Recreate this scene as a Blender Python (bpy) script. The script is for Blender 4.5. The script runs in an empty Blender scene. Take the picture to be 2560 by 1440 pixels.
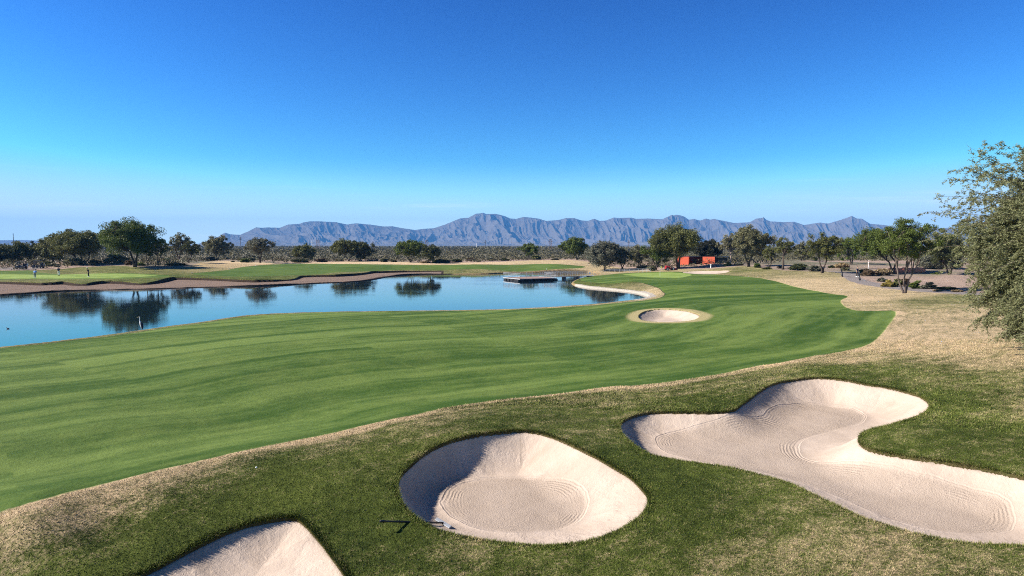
import bpy, bmesh, math, random
import numpy as np
from mathutils import Vector, Matrix
R=math.radians
rng=np.random.default_rng(7)
scene=bpy.context.scene
COL=scene.collection
# ------------------------------------------------------------------ camera model
CAMZ=7.5; F=1707.0; PITCH=math.asin(0.0628)
cp,sp=math.cos(PITCH),math.sin(PITCH)
def ray(px,py):
    """direction (x, y, z) with y-component = 1 : world is X right, Y forward, Z up, camera at (0,0,CAMZ)"""
    u=(np.asarray(px,float)-1280)/F; v=(720-np.asarray(py,float))/F
    dy=cp+v*sp; dz=-sp+v*cp
    return u/dy, dz/dy
# ------------------------------------------------------------------ noise
_perm=np.random.default_rng(3).permutation(4096)
_val=np.random.default_rng(5).uniform(-1,1,4096)
def vnoise(x,y,seed=0):
    x=np.asarray(x,float)+seed*17.3; y=np.asarray(y,float)+seed*9.1
    xi=np.floor(x).astype(np.int64); yi=np.floor(y).astype(np.int64)
    fx=x-xi; fy=y-yi; fx=fx*fx*fx*(fx*(fx*6-15)+10); fy=fy*fy*fy*(fy*(fy*6-15)+10)
    def h(a,b): return _val[(_perm[(a&4095)]+b*131+seed*57)&4095]
    a=h(xi,yi); b=h(xi+1,yi); c=h(xi,yi+1); d=h(xi+1,yi+1)
    return (a*(1-fx)+b*fx)*(1-fy)+(c*(1-fx)+d*fx)*fy
def fbm(x,y,o=4,seed=0,g=.5,l=2.03):
    s=0;a=1;t=0
    for i in range(o):
        s=s+a*vnoise(x,y,seed+i); t+=a; a*=g; x=x*l; y=y*l
    return s/t
def sstep(a,b,x):
    t=np.clip((np.asarray(x,float)-a)/(b-a),0,1); return t*t*(3-2*t)
# ------------------------------------------------------------------ land surface from control points
CTL=[(0,1440,1.3),(640,1440,1.2),(1280,1440,1.2),(1920,1440,1.3),(2560,1440,1.6),(1280,2400,1.1),(-600,1440,1.3),(3100,1440,1.8),
(700,1290,1.5),(450,1385,1.35),(200,1400,1.5),(870,1400,1.3),
(60,1308,1.95),(400,1210,1.97),(700,1138,1.98),(1000,1066,1.95),(1300,1011,1.88),(1560,990,1.72),(1800,962,1.78),(2000,918,1.85),(2200,880,1.9),
(-100,1240,1.3),(200,1180,1.25),(500,1110,1.22),(800,1050,1.2),(1100,995,1.2),(1400,960,1.2),(1700,928,1.28),(1950,888,1.4),
(-400,1150,1.2),(-400,950,.9),(-400,905,.5),
(0,1100,1.15),(0,950,.8),(500,950,1.0),(1000,880,1.1),(1400,880,1.0),(1800,850,1.1),(2100,830,1.3),(500,840,.8),(0,885,.5),(300,850,.5),
(600,805,.5),(850,786,.55),(1100,782,.5),(1400,774,.45),(1600,755,.4),(1300,810,.95),
(1670,762,1.15),(1670,815,.95),(1575,790,.92),(1785,785,1.15),
(1900,760,1.0),(1900,722,1.05),(1650,722,.9),(1750,702,1.25),(1650,690,1.15),(1500,700,.8),(1560,690,1.0),(1440,706,.3),(1520,720,.3),(1603,730,.3),(1640,738,.35),
(2105,760,1.3),(2240,778,1.4),(2300,760,1.7),(2400,750,1.95),(2262,735,1.6),(2120,712,1.7),(2000,695,1.8),(1900,682,1.8),(1860,668,2.3),(1800,680,1.5),(1760,673,1.6),
(2143,694,2.0),(2300,700,1.9),(2450,738,2.1),(2560,880,2.3),(2400,850,2.0),(2300,870,1.9),(2560,1000,2.2),(2400,930,2.0),
(2300,1110,1.95),(2560,1150,2.0),(2030,935,2.0),(2335,1010,1.95),(1700,1020,1.7),(1850,1000,1.8),(1550,1060,1.62),(1830,1180,1.45),(2100,1275,1.4),(2450,1368,1.4),(1700,1250,1.45),(1900,1330,1.3),
(1300,1068,1.85),(990,1180,1.6),(990,1240,1.5),(1150,1350,1.25),(1340,1372,1.2),(1630,1245,1.5),(1500,1135,1.75),(850,1190,1.76),(850,1330,1.32),(500,1290,1.6),(250,1330,1.6),
(0,701,1.1),(200,701,1.1),(400,698,1.1),(640,697,1.0),(880,685,.9),(1110,677,.6),(1300,676,.5),(1470,677,.5),(-400,705,1.1),
(0,733,.2),(264,721,.2),(520,714,.2),(760,706,.2),(969,689,.2),
(87,695,1.3),(222,692,1.3),(400,690,1.25),(290,667,2.2),(0,672,1.9),(200,668,2.0),(150,680,1.4),
(600,690,1.1),(700,668,1.8),(560,680,1.4),(800,680,1.2),(1000,666,1.6),(1200,666,1.5),(1400,666,1.5),(1400,653,2.2),(1000,656,2.0),(700,657,2.1),(520,655,2.6),(1240,657,1.9),
(1000,645,2.0),(400,645,2.2),(1640,660,1.8),(1700,650,1.9),(2100,655,2.6),(2300,660,2.4)]
_c=np.array(CTL)
_dx,_dz=ray(_c[:,0],_c[:,1]); _Y=(_c[:,2]-CAMZ)/_dz; _X=_dx*_Y
def warp(x,y):
    return np.arctan2(x,y)*1.6, .5*np.log(x*x+y*y+1e-6)
_wu,_ww=warp(_X,_Y)
def _U(r2): return np.where(r2>0, r2*np.log(r2+1e-12),0)
_n=len(_c); _K=_U((_wu[:,None]-_wu)**2+(_ww[:,None]-_ww)**2)+np.eye(_n)*2e-4
_P=np.c_[np.ones(_n),_wu,_ww]
_A=np.zeros((_n+3,_n+3)); _A[:_n,:_n]=_K; _A[:_n,_n:]=_P; _A[_n:,:_n]=_P.T
_s=np.linalg.solve(_A,np.r_[_c[:,2],0,0,0])
def H0(x,y):
    x=np.asarray(x,float); y=np.asarray(y,float); sh=x.shape; x=x.ravel(); y=y.ravel()
    u,w=warp(x,y); z=_s[_n]+_s[_n+1]*u+_s[_n+2]*w
    for i in range(_n):
        r2=(u-_wu[i])**2+(w-_ww[i])**2
        z=z+_s[i]*r2*np.log(r2+1e-12)
    z=np.clip(z,.15,3.2)
    r=np.exp(w)
    far=sstep(math.log(210),math.log(330),w); z=z*(1-far)+2.0*far
    side=sstep(1.6*R(47),1.6*R(68),abs(u)); z=z*(1-side)+1.7*side
    nr=1-sstep(7,11,r); z=z*(1-nr)+1.2*nr
    z=z+.10*fbm(x/14,y/14,2,seed=2)*sstep(20,60,r)*(1-far)*.6+.035*fbm(x/2.5,y/2.5,2,seed=4)+.13*fbm(x/6.5,y/6.5,2,seed=14)*(1-sstep(38,60,r))*sstep(9,14,r)
    return z.reshape(sh)
def hit(px,py,fn=None,dmin=7,dmax=420):
    """first point of the land surface seen through photo pixel px,py"""
    fn=fn or H0
    px=np.atleast_1d(np.asarray(px,float)); py=np.atleast_1d(np.asarray(py,float))
    dx,dz=ray(px,py)
    Y=np.exp(np.linspace(math.log(dmin),math.log(dmax),900))
    out=np.full(len(px),np.nan); prev=None
    XX=dx[:,None]*Y; ZZ=CAMZ+dz[:,None]*Y; HH=fn(XX,np.broadcast_to(Y,XX.shape))
    d=ZZ-HH
    for i in range(len(px)):
        k=np.where(d[i]<=0)[0]
        if len(k) and k[0]>0:
            k=k[0]; a=d[i,k-1]; b=d[i,k]; t=a/(a-b); out[i]=Y[k-1]+t*(Y[k]-Y[k-1])
        else:
            zz=min(-.004,dz[i]); out[i]=(2.0-CAMZ)/zz
    X=dx*out; return np.c_[X,out,CAMZ+dz*out]
def catmull(p,closed=True,n=5):
    p=np.asarray(p,float); N=len(p); out=[]
    rngi=range(N) if closed else range(N-1)
    for i in rngi:
        if closed: a,b,c,d=p[(i-1)%N],p[i],p[(i+1)%N],p[(i+2)%N]
        else: a,b,c,d=p[max(i-1,0)],p[i],p[i+1],p[min(i+2,N-1)]
        for k in range(n):
            t=k/n; out.append(.5*((2*b)+(c-a)*t+(2*a-5*b+4*c-d)*t*t+(3*b-a-3*c+d)*t**3))
    if not closed: out.append(p[-1])
    return np.array(out)
def poly(pts,smooth=3):
    w=hit([p[0] for p in pts],[p[1] for p in pts])[:,:2]
    return catmull(w,True,smooth) if smooth>1 else w
def sdist(P,x,y,margin=1e9,default=99.0,signed=True,closed=True,want_s=False):
    """signed distance (negative inside) from points to polygon P, evaluated only within its margin"""
    x=np.asarray(x,float);y=np.asarray(y,float)
    out=np.full(x.shape,default,float); al=np.zeros(x.shape)
    m=(x>P[:,0].min()-margin)&(x<P[:,0].max()+margin)&(y>P[:,1].min()-margin)&(y<P[:,1].max()+margin)
    X=x[m];Y=y[m]; best=np.full(X.shape,1e18); ins=np.zeros(X.shape,bool); ba=np.zeros(X.shape); L=0
    N=len(P)
    for i in range(N if closed else N-1):
        a=P[i]; b=P[(i+1)%N]; e=b-a; l2=e@e+1e-12
        t=np.clip(((X-a[0])*e[0]+(Y-a[1])*e[1])/l2,0,1)
        dx=X-a[0]-t*e[0]; dy=Y-a[1]-t*e[1]; d=dx*dx+dy*dy
        q=d<best; best=np.where(q,d,best)
        if want_s: ba=np.where(q,L+t*math.sqrt(l2),ba)
        L+=math.sqrt(l2)
        if signed:
            c=((a[1]>Y)!=(b[1]>Y))&(X<(b[0]-a[0])*(Y-a[1])/((b[1]-a[1])+1e-15)+a[0]); ins^=c
    d=np.sqrt(best); 
    if signed: d=np.where(ins,-d,d)
    out[m]=d
    if want_s: al[m]=ba; return out,al
    return out
# ------------------------------------------------------------------ traced outlines (photo pixels -> land surface)
LOWER=[(-420,1420),(-150,1330),(0,1281),(88,1255),(197,1225),(422,1170),(560,1138),(703,1108),(900,1066),(1000,1044),(1100,1022),(1200,1006),(1300,994),(1400,984),(1470,974),(1530,966),(1600,963),(1690,952),(1800,935),(1900,914),(2000,897),(2100,880),(2160,866),(2195,845),(2220,815),(2240,779)]
FAIR=LOWER+[(2190,777.5),(2140,776),(2112,766),(2102,752),(2120,741),(2090,736),(2050,729),(1980,715),(1930,701),(1880,693),(1800,687),(1750,683),(1690,679),(1640,680),(1580,682),(1530,685.5),(1470,692),(1448,700),(1480,706),(1530,709),(1570,704),(1600,706),(1635,716),(1655,728),(1662,736),(1640,747),(1560,756),(1480,764),(1400,769),(1300,773.5),(1200,776),(1080,778),(850,780.5),(760,783),(640,789),(560,799),(500,809),(400,822),(300,837),(150,855),(0,871),(-200,893),(-500,925)]
GREEN=[(1728,688),(1716,683.5),(1680,681),(1620,682),(1580,684),(1556,687),(1590,691),(1640,694),(1700,694.5)]
SHORE_NEAR=[(-500,917),(-200,888),(0,867),(150,851),(300,832.5),(400,818),(500,805),(560,795.5),(640,786),(760,780.5),(850,778.5),(1080,776),(1200,774),(1300,771),(1387,766.5),(1453,762),(1520,756.5),(1587,748.5),(1618,742),(1624,737.5),(1603,730.5),(1570,725.5),(1520,720.5),(1470,715.5),(1440,710.5),(1431,706),(1442,699),(1460,693),(1485,689),(1500,683.5),(1500,680)]
SHORE_FAR=[(1470,678.6),(1387,679),(1265,680.5),(1200,682.5),(1110,683),(1047,683.5),(1001,685.5),(969,689.5),(938,695),(907,699),(860,702.3),(800,704.5),(746,707.3),(636,712),(520,714.5),(396,718),(264,721),(132,725),(0,733.5),(-300,742),(-600,748)]
def plane(pts,z):
    a=np.array(pts,float); dx,dz=ray(a[:,0],a[:,1]); Y=(z-CAMZ)/dz; return np.c_[dx*Y,Y]
lake_near=hit([p[0] for p in SHORE_NEAR],[p[1] for p in SHORE_NEAR])[:,:2]
lake_far=plane(SHORE_FAR,.27)
LAKE=np.r_[catmull(lake_near,False,3),catmull(lake_far,False,3)]
P_FAIR=poly(FAIR,3); P_GREEN=poly(GREEN,3)
L_LOWER=catmull(hit([p[0] for p in LOWER],[p[1] for p in LOWER])[:,:2],False,3)
FAR_FAIR=[(540,690),(480,684),(560,676),(620,666),(680,661),(760,659),(850,660),(1000,661.5),(1200,661),(1340,660),(1420,662),(1465,667),(1440,671),(1380,674),(1250,676),(1100,674.5),(1000,675),(900,679),(800,685),(740,688),(640,691)]
LEFT_APRON=[(-300,700),(-300,676),(0,677),(70,676),(150,686),(300,683),(420,688),(400,694),(300,697),(150,699),(0,699)]
LEFT_GREEN=[(-300,697),(-300,687),(0,686),(120,687),(250,683.5),(330,685),(395,689),(330,692.5),(240,695.5),(100,696.5),(0,697)]
P_FF=poly(FAR_FAIR,3); P_LA=poly(LEFT_APRON,2); P_LG=poly(LEFT_GREEN,2)
LIP=[(-600,703),(-200,703),(0,703),(105,706.5),(158,702.5),(185,707),(215,709),(240,703.5),(277,701),(320,704),(350,708),(382,704),(410,697),(435,692),(480,693),(558,696),(636,699),(720,698.5),(742,694),(753,689),(800,687),(839,686),(890,683.5),(925,679),(938,677.5),(1016,676),(1110,677)]
lip=hit([p[0] for p in LIP],[p[1] for p in LIP])[:,:2]
_lf=plane([(1110,683),(1047,683.5),(1001,685.5),(969,689.5),(938,695),(907,699),(860,702.3),(800,704.5),(746,707.3),(636,712),(520,714.5),(396,718),(264,721),(132,725),(0,733.5),(-300,742),(-600,748)],.27)
P_BEACH=np.r_[catmull(lip,False,2),_lf-np.array([0,1.5])]
GRASS_TOP=[(-700,678),(-200,677),(0,676),(60,676),(130,674),(200,668),(290,664),(350,668),(400,672),(450,671),(500,657),(560,652),(600,655),(700,657.5),(800,656),(880,654),(1000,655),(1080,658.5),(1200,656),(1300,652.5),(1400,649),(1460,653),(1540,668),(1640,676.5),(1690,672.5),(1780,671.5),(1830,667),(1860,664.5),(1900,669),(1960,676),(2030,679),(2085,680)]
PATH_LOW=[(2085,680),(2103,683),(2108,691),(2125,703),(2160,712),(2220,721),(2280,727),(2350,732),(2450,738),(2700,750),(3000,765)]
PATH_UP=[(3000,757),(2700,743),(2450,732),(2350,726),(2290,719.5),(2220,711.5),(2180,704.5),(2157,697),(2144,690),(2138,684),(2120,680),(2060,677.5)]
gt=hit([p[0] for p in GRASS_TOP+PATH_LOW],[p[1] for p in GRASS_TOP+PATH_LOW])[:,:2]
P_GRASS=np.r_[gt,[[90,40],[90,-60],[-120,-60],[-200,100]]]
P_PATH=poly(PATH_LOW+PATH_UP,2)
P_PATH2=poly([(-200,667),(40,668),(110,669),(112,671),(60,674.5),(-200,676)],1)
P_ROCK=None
L_ROCK=hit([1437,1470,1520,1570,1603,1622,1630,1620,1587],[711,716.5,721,726,730.5,736.5,741,743.5,749.5])[:,:2]
# bunkers
B_MID=[(1300,1075),(1353,1081),(1400,1097),(1462,1125),(1525,1159),(1572,1187),(1603,1216),(1622,1241),(1619,1266),(1597,1294),(1541,1328),(1478,1350),(1400,1362),(1322,1362),(1244,1355),(1166,1342),(1103,1327),(1075,1316),(1037,1291),(1009,1262),(995,1231),(994,1200),(1009,1175),(1047,1141),(1100,1109),(1166,1089),(1228,1080)]
B_LEFT=[(330,1440),(372,1425),(430,1395),(500,1357),(560,1330),(600,1315),(640,1303),(700,1293),(740,1293),(757,1303),(780,1325),(810,1360),(840,1400),(868,1440),(890,1480),(900,1540),(850,1620),(700,1680),(500,1650),(380,1580),(300,1500),(295,1462)]
B_BIG=[(1548,1066),(1558,1049),(1595,1035),(1637,1029),(1707,1029),(1790,1029),(1831,1024),(1852,1010),(1881,989),(1914,966),(1955,952),(2030,943),(2100,946),(2163,958),(2225,968),(2279,981),(2312,995),(2325,1010),(2318,1026),(2287,1043),(2225,1061),(2171,1074),(2150,1086),(2149,1103),(2171,1119),(2225,1132),(2287,1142),(2370,1153),(2452,1167),(2515,1180),(2560,1190),(2650,1215),(2750,1260),(2780,1310),(2720,1350),(2640,1362),(2560,1363),(2494,1360),(2411,1355),(2328,1341),(2266,1327),(2212,1310),(2154,1291),(2100,1266),(2038,1237),(1976,1208),(1914,1190),(1831,1169),(1748,1157),(1674,1146),(1620,1132),(1583,1109),(1558,1086)]
B_SMALL=[(1597,790),(1606,781),(1630,774.5),(1665,772),(1715,776),(1747,786),(1742,796),(1715,802),(1675,804.5),(1630,803),(1605,799)]
B_FAR=[(1706,680.5),(1730,678),(1760,676.5),(1790,676.5),(1822,675.5),(1824,678),(1812,682),(1785,685),(1745,685),(1718,683)]
# name, outline, floor z, wall width left, wall width right, lip, rake outline
R_MID=[(1103,1250),(1118,1222),(1165,1202),(1244,1191),(1340,1196),(1420,1215),(1462,1240),(1472,1269),(1450,1297),(1400,1318),(1350,1328),(1290,1331),(1220,1325),(1160,1307),(1117,1282)]
R_BIG=[(1637,1095),(1655,1084),(1699,1079),(1810,1071),(1893,1057),(1935,1032),(1976,1018),(2038,1010),(2121,1020),(2160,1032),(2164,1046),(2142,1062),(2070,1080),(2015,1097),(1997,1115),(2000,1132),(2022,1146),(2080,1163),(2245,1206),(2411,1244),(2515,1273),(2541,1300),(2535,1320),(2506,1327),(2432,1333),(2330,1325),(2200,1290),(2100,1245),(1950,1195),(1800,1160),(1690,1135),(1647,1115)]
BUNK=[dict(k='mid',P=poly(B_MID,4),floor=.98,wl=.85,wr=2.3,lip=.07,rake=R_MID),
      dict(k='left',P=poly(B_LEFT,4),floor=.92,wl=1.3,wr=2.4,lip=.07,rake=None),
      dict(k='big',P=poly(B_BIG,4),floor=1.15,wl=1.1,wr=2.0,lip=.07,rake=R_BIG),
      dict(k='small',P=poly(B_SMALL,4),floor=.45,wl=1.4,wr=1.8,lip=.07,rake=None),
      dict(k='far',P=poly(B_FAR,3),floor=1.1,wl=1.0,wr=3.0,lip=.06,rake=None)]
for b in BUNK:
    if b['rake']:
        a=np.array(b['rake'],float); dx,dz=ray(a[:,0],a[:,1]); Y=(b['floor']+.03-CAMZ)/dz
        b['R']=catmull(np.c_[dx*Y,Y],True,4)
def sand_z(b,x,y,sd,h):
    s=np.maximum(-sd,0)
    x0,x1=b['P'][:,0].min(),b['P'][:,0].max(); t=np.clip((x-x0)/(x1-x0),0,1)
    W=b['wl']*(1-t)+b['wr']*t
    if b['k']=='far':
        y0,y1=b['P'][:,1].min(),b['P'][:,1].max()
        return h-b['lip']-.28*sstep(0,2.0,s)
    q=np.clip(s/W,0,1); f=1-(1-q)**2.1
    top=h-b['lip']*np.exp(-s*3)*1.0
    z=top*(1-f)+np.minimum(b['floor'],h-.25)*f
    z=z+.02*fbm(x/.8,y/.8,3,seed=9)+.05*fbm(x/2.5,y/2.5,2,seed=12)*q
    return z
def land(x,y,h=None,info=None):
    """final ground height incl. lake bed, banks and bunker hollows"""
    x=np.asarray(x,float);y=np.asarray(y,float)
    h=H0(x,y) if h is None else h
    sl=sdist(LAKE,x,y,60); 
    sb=sdist(P_BEACH,x,y,10)
    # beach : below the grassy lip, falling to the water
    bz=.28+.016*np.maximum(sl,0)
    inb=sstep(0,.35,-sb); h=h*(1-inb)+np.minimum(h,bz)*inb
    ins=sstep(0,.9,-sl); h=h*(1-ins)+(-1.2)*ins
    sds=[]
    for b in BUNK:
        s=sdist(b['P'],x,y,3); sds.append(s)
        m=s<0
        if m.any():
            zz=h.copy(); sz=sand_z(b,x[m],y[m],s[m],h[m]); zz[m]=np.minimum(h[m],sz-.06-.25*sstep(0,.25,-s[m])); 
            f=sstep(0,.05,-s); h=h*(1-f)+zz*f
    if info is not None: info.update(sl=sl,sb=sb,sds=sds)
    return h
def gz(x,y): return float(land(np.array([x]),np.array([y]))[0])
def at(px,py):
    """world point on the land under the photo pixel"""
    w=hit([px],[py])[0]; return Vector((w[0],w[1],gz(w[0],w[1])))
def at_plane(px,py,z):
    dx,dz=ray(px,py); Y=(z-CAMZ)/float(dz); return Vector((float(dx)*Y,Y,z))
def z_at(py,Y):
    dx,dz=ray(1280,py); return CAMZ+float(dz)*Y
# ------------------------------------------------------------------ object helpers
def tag(o,label=None,cat=None,group=None,kind=None):
    if label:o['label']=label
    if cat:o['category']=cat
    if group:o['group']=group
    if kind:o['kind']=kind
    return o
def empty(name,loc,rz=0):
    o=bpy.data.objects.new(name,None); COL.objects.link(o); o.location=loc; o.rotation_euler=(0,0,rz); o.empty_display_size=.3; return o
def link(name,me,mat,parent=None,loc=None):
    o=bpy.data.objects.new(name,me); COL.objects.link(o)
    if mat is not None and not me.materials: me.materials.append(mat)
    if parent is not None:o.parent=parent
    if loc is not None:o.location=loc
    return o
def npmesh(name,V,Fc,smooth=False,attrs=None,normals=None):
    V=np.asarray(V,np.float32); Fc=np.asarray(Fc,np.int32); me=bpy.data.meshes.new(name)
    k=Fc.shape[1]; me.vertices.add(len(V)); me.vertices.foreach_set('co',V.ravel())
    me.loops.add(Fc.size); me.loops.foreach_set('vertex_index',Fc.ravel())
    me.polygons.add(len(Fc)); me.polygons.foreach_set('loop_start',np.arange(0,Fc.size,k,dtype=np.int32))
    me.polygons.foreach_set('loop_total',np.full(len(Fc),k,np.int32))
    me.update(calc_edges=True)
    me.polygons.foreach_set('use_smooth',np.full(len(Fc),smooth,bool))
    for n,a in (attrs or {}).items():
        at_=me.attributes.new(n,'FLOAT','POINT'); at_.data.foreach_set('value',np.asarray(a,np.float32))
    if normals is not None: me.normals_split_custom_set_from_vertices(np.asarray(normals,float).tolist())
    return me
class MB:
    """collects simple shapes into one mesh"""
    def __init__(s): s.v=[];s.f=[]
    def add(s,v,f):
        n=len(s.v); s.v+= [tuple(p) for p in v]; s.f+=[tuple(i+n for i in q) for q in f]; return s
    def box(s,c,d,rot=None,taper=1.0,bev=0):
        hx,hy,hz=d[0]/2,d[1]/2,d[2]/2
        if bev>0:
            b=min(bev,hx*.9,hy*.9,hz*.9); v=[];f=[]
            bm=bmesh.new(); bmesh.ops.create_cube(bm,size=1)
            for q in bm.verts:q.co=Vector((q.co.x*2*hx,q.co.y*2*hy,q.co.z*2*hz))
            bmesh.ops.bevel(bm,geom=bm.edges[:],offset=b,segments=2,affect='EDGES',profile=.5)
            bm.verts.index_update(); v=[q.co.copy() for q in bm.verts]; f=[[w.index for w in q.verts] for q in bm.faces]; bm.free()
        else:
            v=[Vector((x*hx*(taper if z>0 else 1),y*hy*(taper if z>0 else 1),z*hz)) for z in(-1,1) for y in(-1,1) for x in(-1,1)]
            f=[(0,2,3,1),(4,5,7,6),(0,1,5,4),(2,6,7,3),(0,4,6,2),(1,3,7,5)]
        if rot is not None:
            m=rot if isinstance(rot,Matrix) else Matrix.Rotation(rot,3,'Z')
            v=[m@q for q in v]
        c=Vector(c); return s.add([q+c for q in v],f)
    def tube(s,pts,rad,n=8,cap=True):
        pts=[Vector(p) for p in pts]; N=len(pts)
        rad=rad if hasattr(rad,'__len__') else [rad]*N
        rings=[]; up=None
        for i,p in enumerate(pts):
            t=(pts[min(i+1,N-1)]-pts[max(i-1,0)]).normalized()
            if up is None: up=Vector((1,0,0)) if abs(t.x)<.8 else Vector((0,1,0))
            a=(up-t*up.dot(t)).normalized(); b=t.cross(a); up=a
            rings.append([p+(a*math.cos(k*2*math.pi/n)+b*math.sin(k*2*math.pi/n))*rad[i] for k in range(n)])
        v=[q for r in rings for q in r]; f=[]
        for i in range(N-1):
            for k in range(n): f.append((i*n+k,i*n+(k+1)%n,(i+1)*n+(k+1)%n,(i+1)*n+k))
        if cap: f.append(tuple(range(n-1,-1,-1))); f.append(tuple((N-1)*n+k for k in range(n)))
        return s.add(v,f)
    def ball(s,c,r,n=10,m=7):
        r=r if hasattr(r,'__len__') else (r,r,r); v=[];f=[]
        for j in range(m+1):
            th=math.pi*j/m
            for i in range(n):
                ph=2*math.pi*i/n; v.append(Vector((c[0]+r[0]*math.sin(th)*math.cos(ph),c[1]+r[1]*math.sin(th)*math.sin(ph),c[2]+r[2]*math.cos(th))))
        for j in range(m):
            for i in range(n): f.append((j*n+i,(j+1)*n+i,(j+1)*n+(i+1)%n,j*n+(i+1)%n))
        return s.add(v,f)
    def prism(s,prof,x0,x1):
        """profile in (y,z) extruded along x"""
        n=len(prof); v=[(x0,p[0],p[1]) for p in prof]+[(x1,p[0],p[1]) for p in prof]
        f=[tuple(range(n-1,-1,-1)),tuple(range(n,2*n))]+[(i,(i+1)%n,n+(i+1)%n,n+i) for i in range(n)]
        return s.add(v,f)
    def build(s,name,mat,parent=None,loc=None,smooth=False):
        me=bpy.data.meshes.new(name); me.from_pydata([tuple(q) for q in s.v],[],s.f); me.update()
        bm=bmesh.new(); bm.from_mesh(me); bmesh.ops.recalc_face_normals(bm,faces=bm.faces[:]); bm.to_mesh(me); bm.free()
        if smooth:
            me.polygons.foreach_set('use_smooth',np.ones(len(me.polygons),bool))
        return link(name,me,mat,parent,loc)
def skin(name,pts,edges,rad,mat,parent=None,loc=None,sub=1,root=0):
    """one continuous body grown round a skeleton"""
    me=bpy.data.meshes.new(name+'_bones'); me.from_pydata([tuple(p) for p in pts],edges,[]); me.update()
    tmp=bpy.data.objects.new(name+'_bones',me); COL.objects.link(tmp)
    m=tmp.modifiers.new('s','SKIN'); m.use_smooth_shade=True
    sv=me.skin_vertices[0].data
    for i,r in enumerate(rad):
        r=r if hasattr(r,'__len__') else (r,r); sv[i].radius=r; sv[i].use_root=(i==root)
    s=tmp.modifiers.new('u','SUBSURF'); s.levels=sub; s.render_levels=sub
    dg=bpy.context.evaluated_depsgraph_get(); ev=tmp.evaluated_get(dg)
    out=bpy.data.meshes.new_from_object(ev); out.name=name
    bpy.data.objects.remove(tmp); bpy.data.meshes.remove(me)
    out.polygons.foreach_set('use_smooth',np.ones(len(out.polygons),bool))
    return link(name,out,mat,parent,loc)
# ------------------------------------------------------------------ material helpers
class NT:
    def __init__(s,name):
        s.m=bpy.data.materials.new(name); s.m.use_nodes=True; s.t=s.m.node_tree; s.t.nodes.clear(); s.N=s.t.nodes
        s.out=s.n('ShaderNodeOutputMaterial'); s.b=s.n('ShaderNodeBsdfPrincipled'); s.l(s.b.outputs[0],s.out.inputs[0])
    def n(s,t,**k):
        q=s.N.new(t)
        for a,v in k.items(): setattr(q,a,v)
        return q
    def l(s,a,b): s.t.links.new(a,b)
    def put(s,x,i):
        if hasattr(x,'is_linked') or hasattr(x,'links'): s.l(x,i)
        elif isinstance(x,(tuple,list)) and len(x)==3 and i.type=='RGBA': i.default_value=(*x,1)
        else: i.default_value=x
    def math(s,op,a,b=0.0,clamp=False,c=None):
        q=s.n('ShaderNodeMath',operation=op,use_clamp=clamp); s.put(a,q.inputs[0]); s.put(b,q.inputs[1])
        if c is not None: s.put(c,q.inputs[2])
        return q.outputs[0]
    def mix(s,f,a,b,mode='MIX'):
        q=s.n('ShaderNodeMix',data_type='RGBA',blend_type=mode); s.put(f,q.inputs[0]); s.put(a,q.inputs[6]); s.put(b,q.inputs[7]); return q.outputs[2]
    def attr(s,n): q=s.n('ShaderNodeAttribute',attribute_name=n); return q.outputs['Fac']
    def pos(s): return s.n('ShaderNodeNewGeometry').outputs['Position']
    def vec(s,x,y,z=0.0):
        q=s.n('ShaderNodeCombineXYZ'); s.put(x,q.inputs[0]);s.put(y,q.inputs[1]);s.put(z,q.inputs[2]); return q.outputs[0]
    def scale(s,v,k):
        q=s.n('ShaderNodeVectorMath',operation='MULTIPLY'); s.l(v,q.inputs[0]); q.inputs[1].default_value=k if hasattr(k,'__len__') else (k,k,k); return q.outputs[0]
    def noise(s,v,sc,det=3,rough=.55,dim='3D'):
        q=s.n('ShaderNodeTexNoise',noise_dimensions=dim); 
        if v is not None: s.l(v,q.inputs['Vector'])
        q.inputs['Scale'].default_value=sc; q.inputs['Detail'].default_value=det; q.inputs['Roughness'].default_value=rough; return q.outputs['Fac']
    def ramp(s,f,a,b,lo=0.0,hi=1.0,smooth=True):
        q=s.n('ShaderNodeMapRange'); q.interpolation_type='SMOOTHSTEP' if smooth else 'LINEAR'
        s.put(f,q.inputs[0]); q.inputs[1].default_value=a;q.inputs[2].default_value=b;q.inputs[3].default_value=lo;q.inputs[4].default_value=hi; return q.outputs[0]
    def bump(s,h,dist,strength=1.0,prev=None):
        q=s.n('ShaderNodeBump'); q.inputs['Strength'].default_value=strength; q.inputs['Distance'].default_value=dist; s.l(h,q.inputs['Height'])
        if prev is not None: s.l(prev,q.inputs['Normal'])
        return q.outputs[0]
    def fin(s,col=None,rough=.8,normal=None,spec=.3,metal=0):
        if col is not None: s.put(col,s.b.inputs['Base Color'])
        s.put(rough,s.b.inputs['Roughness']); s.b.inputs['Specular IOR Level'].default_value=spec; s.b.inputs['Metallic'].default_value=metal
        if normal is not None: s.l(normal,s.b.inputs['Normal'])
        return s.m
def plain(name,c,rough=.7,spec=.3,metal=0,var=.18,sc=6,bump=.004):
    t=NT(name); tc=t.n('ShaderNodeTexCoord').outputs['Object']; n=t.noise(tc,sc,4,.6)
    d=tuple(x*(1-var) for x in c); e=tuple(min(1,x*(1+var)) for x in c)
    return t.fin(t.mix(n,d,e),rough,t.bump(n,bump),spec,metal)
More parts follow.
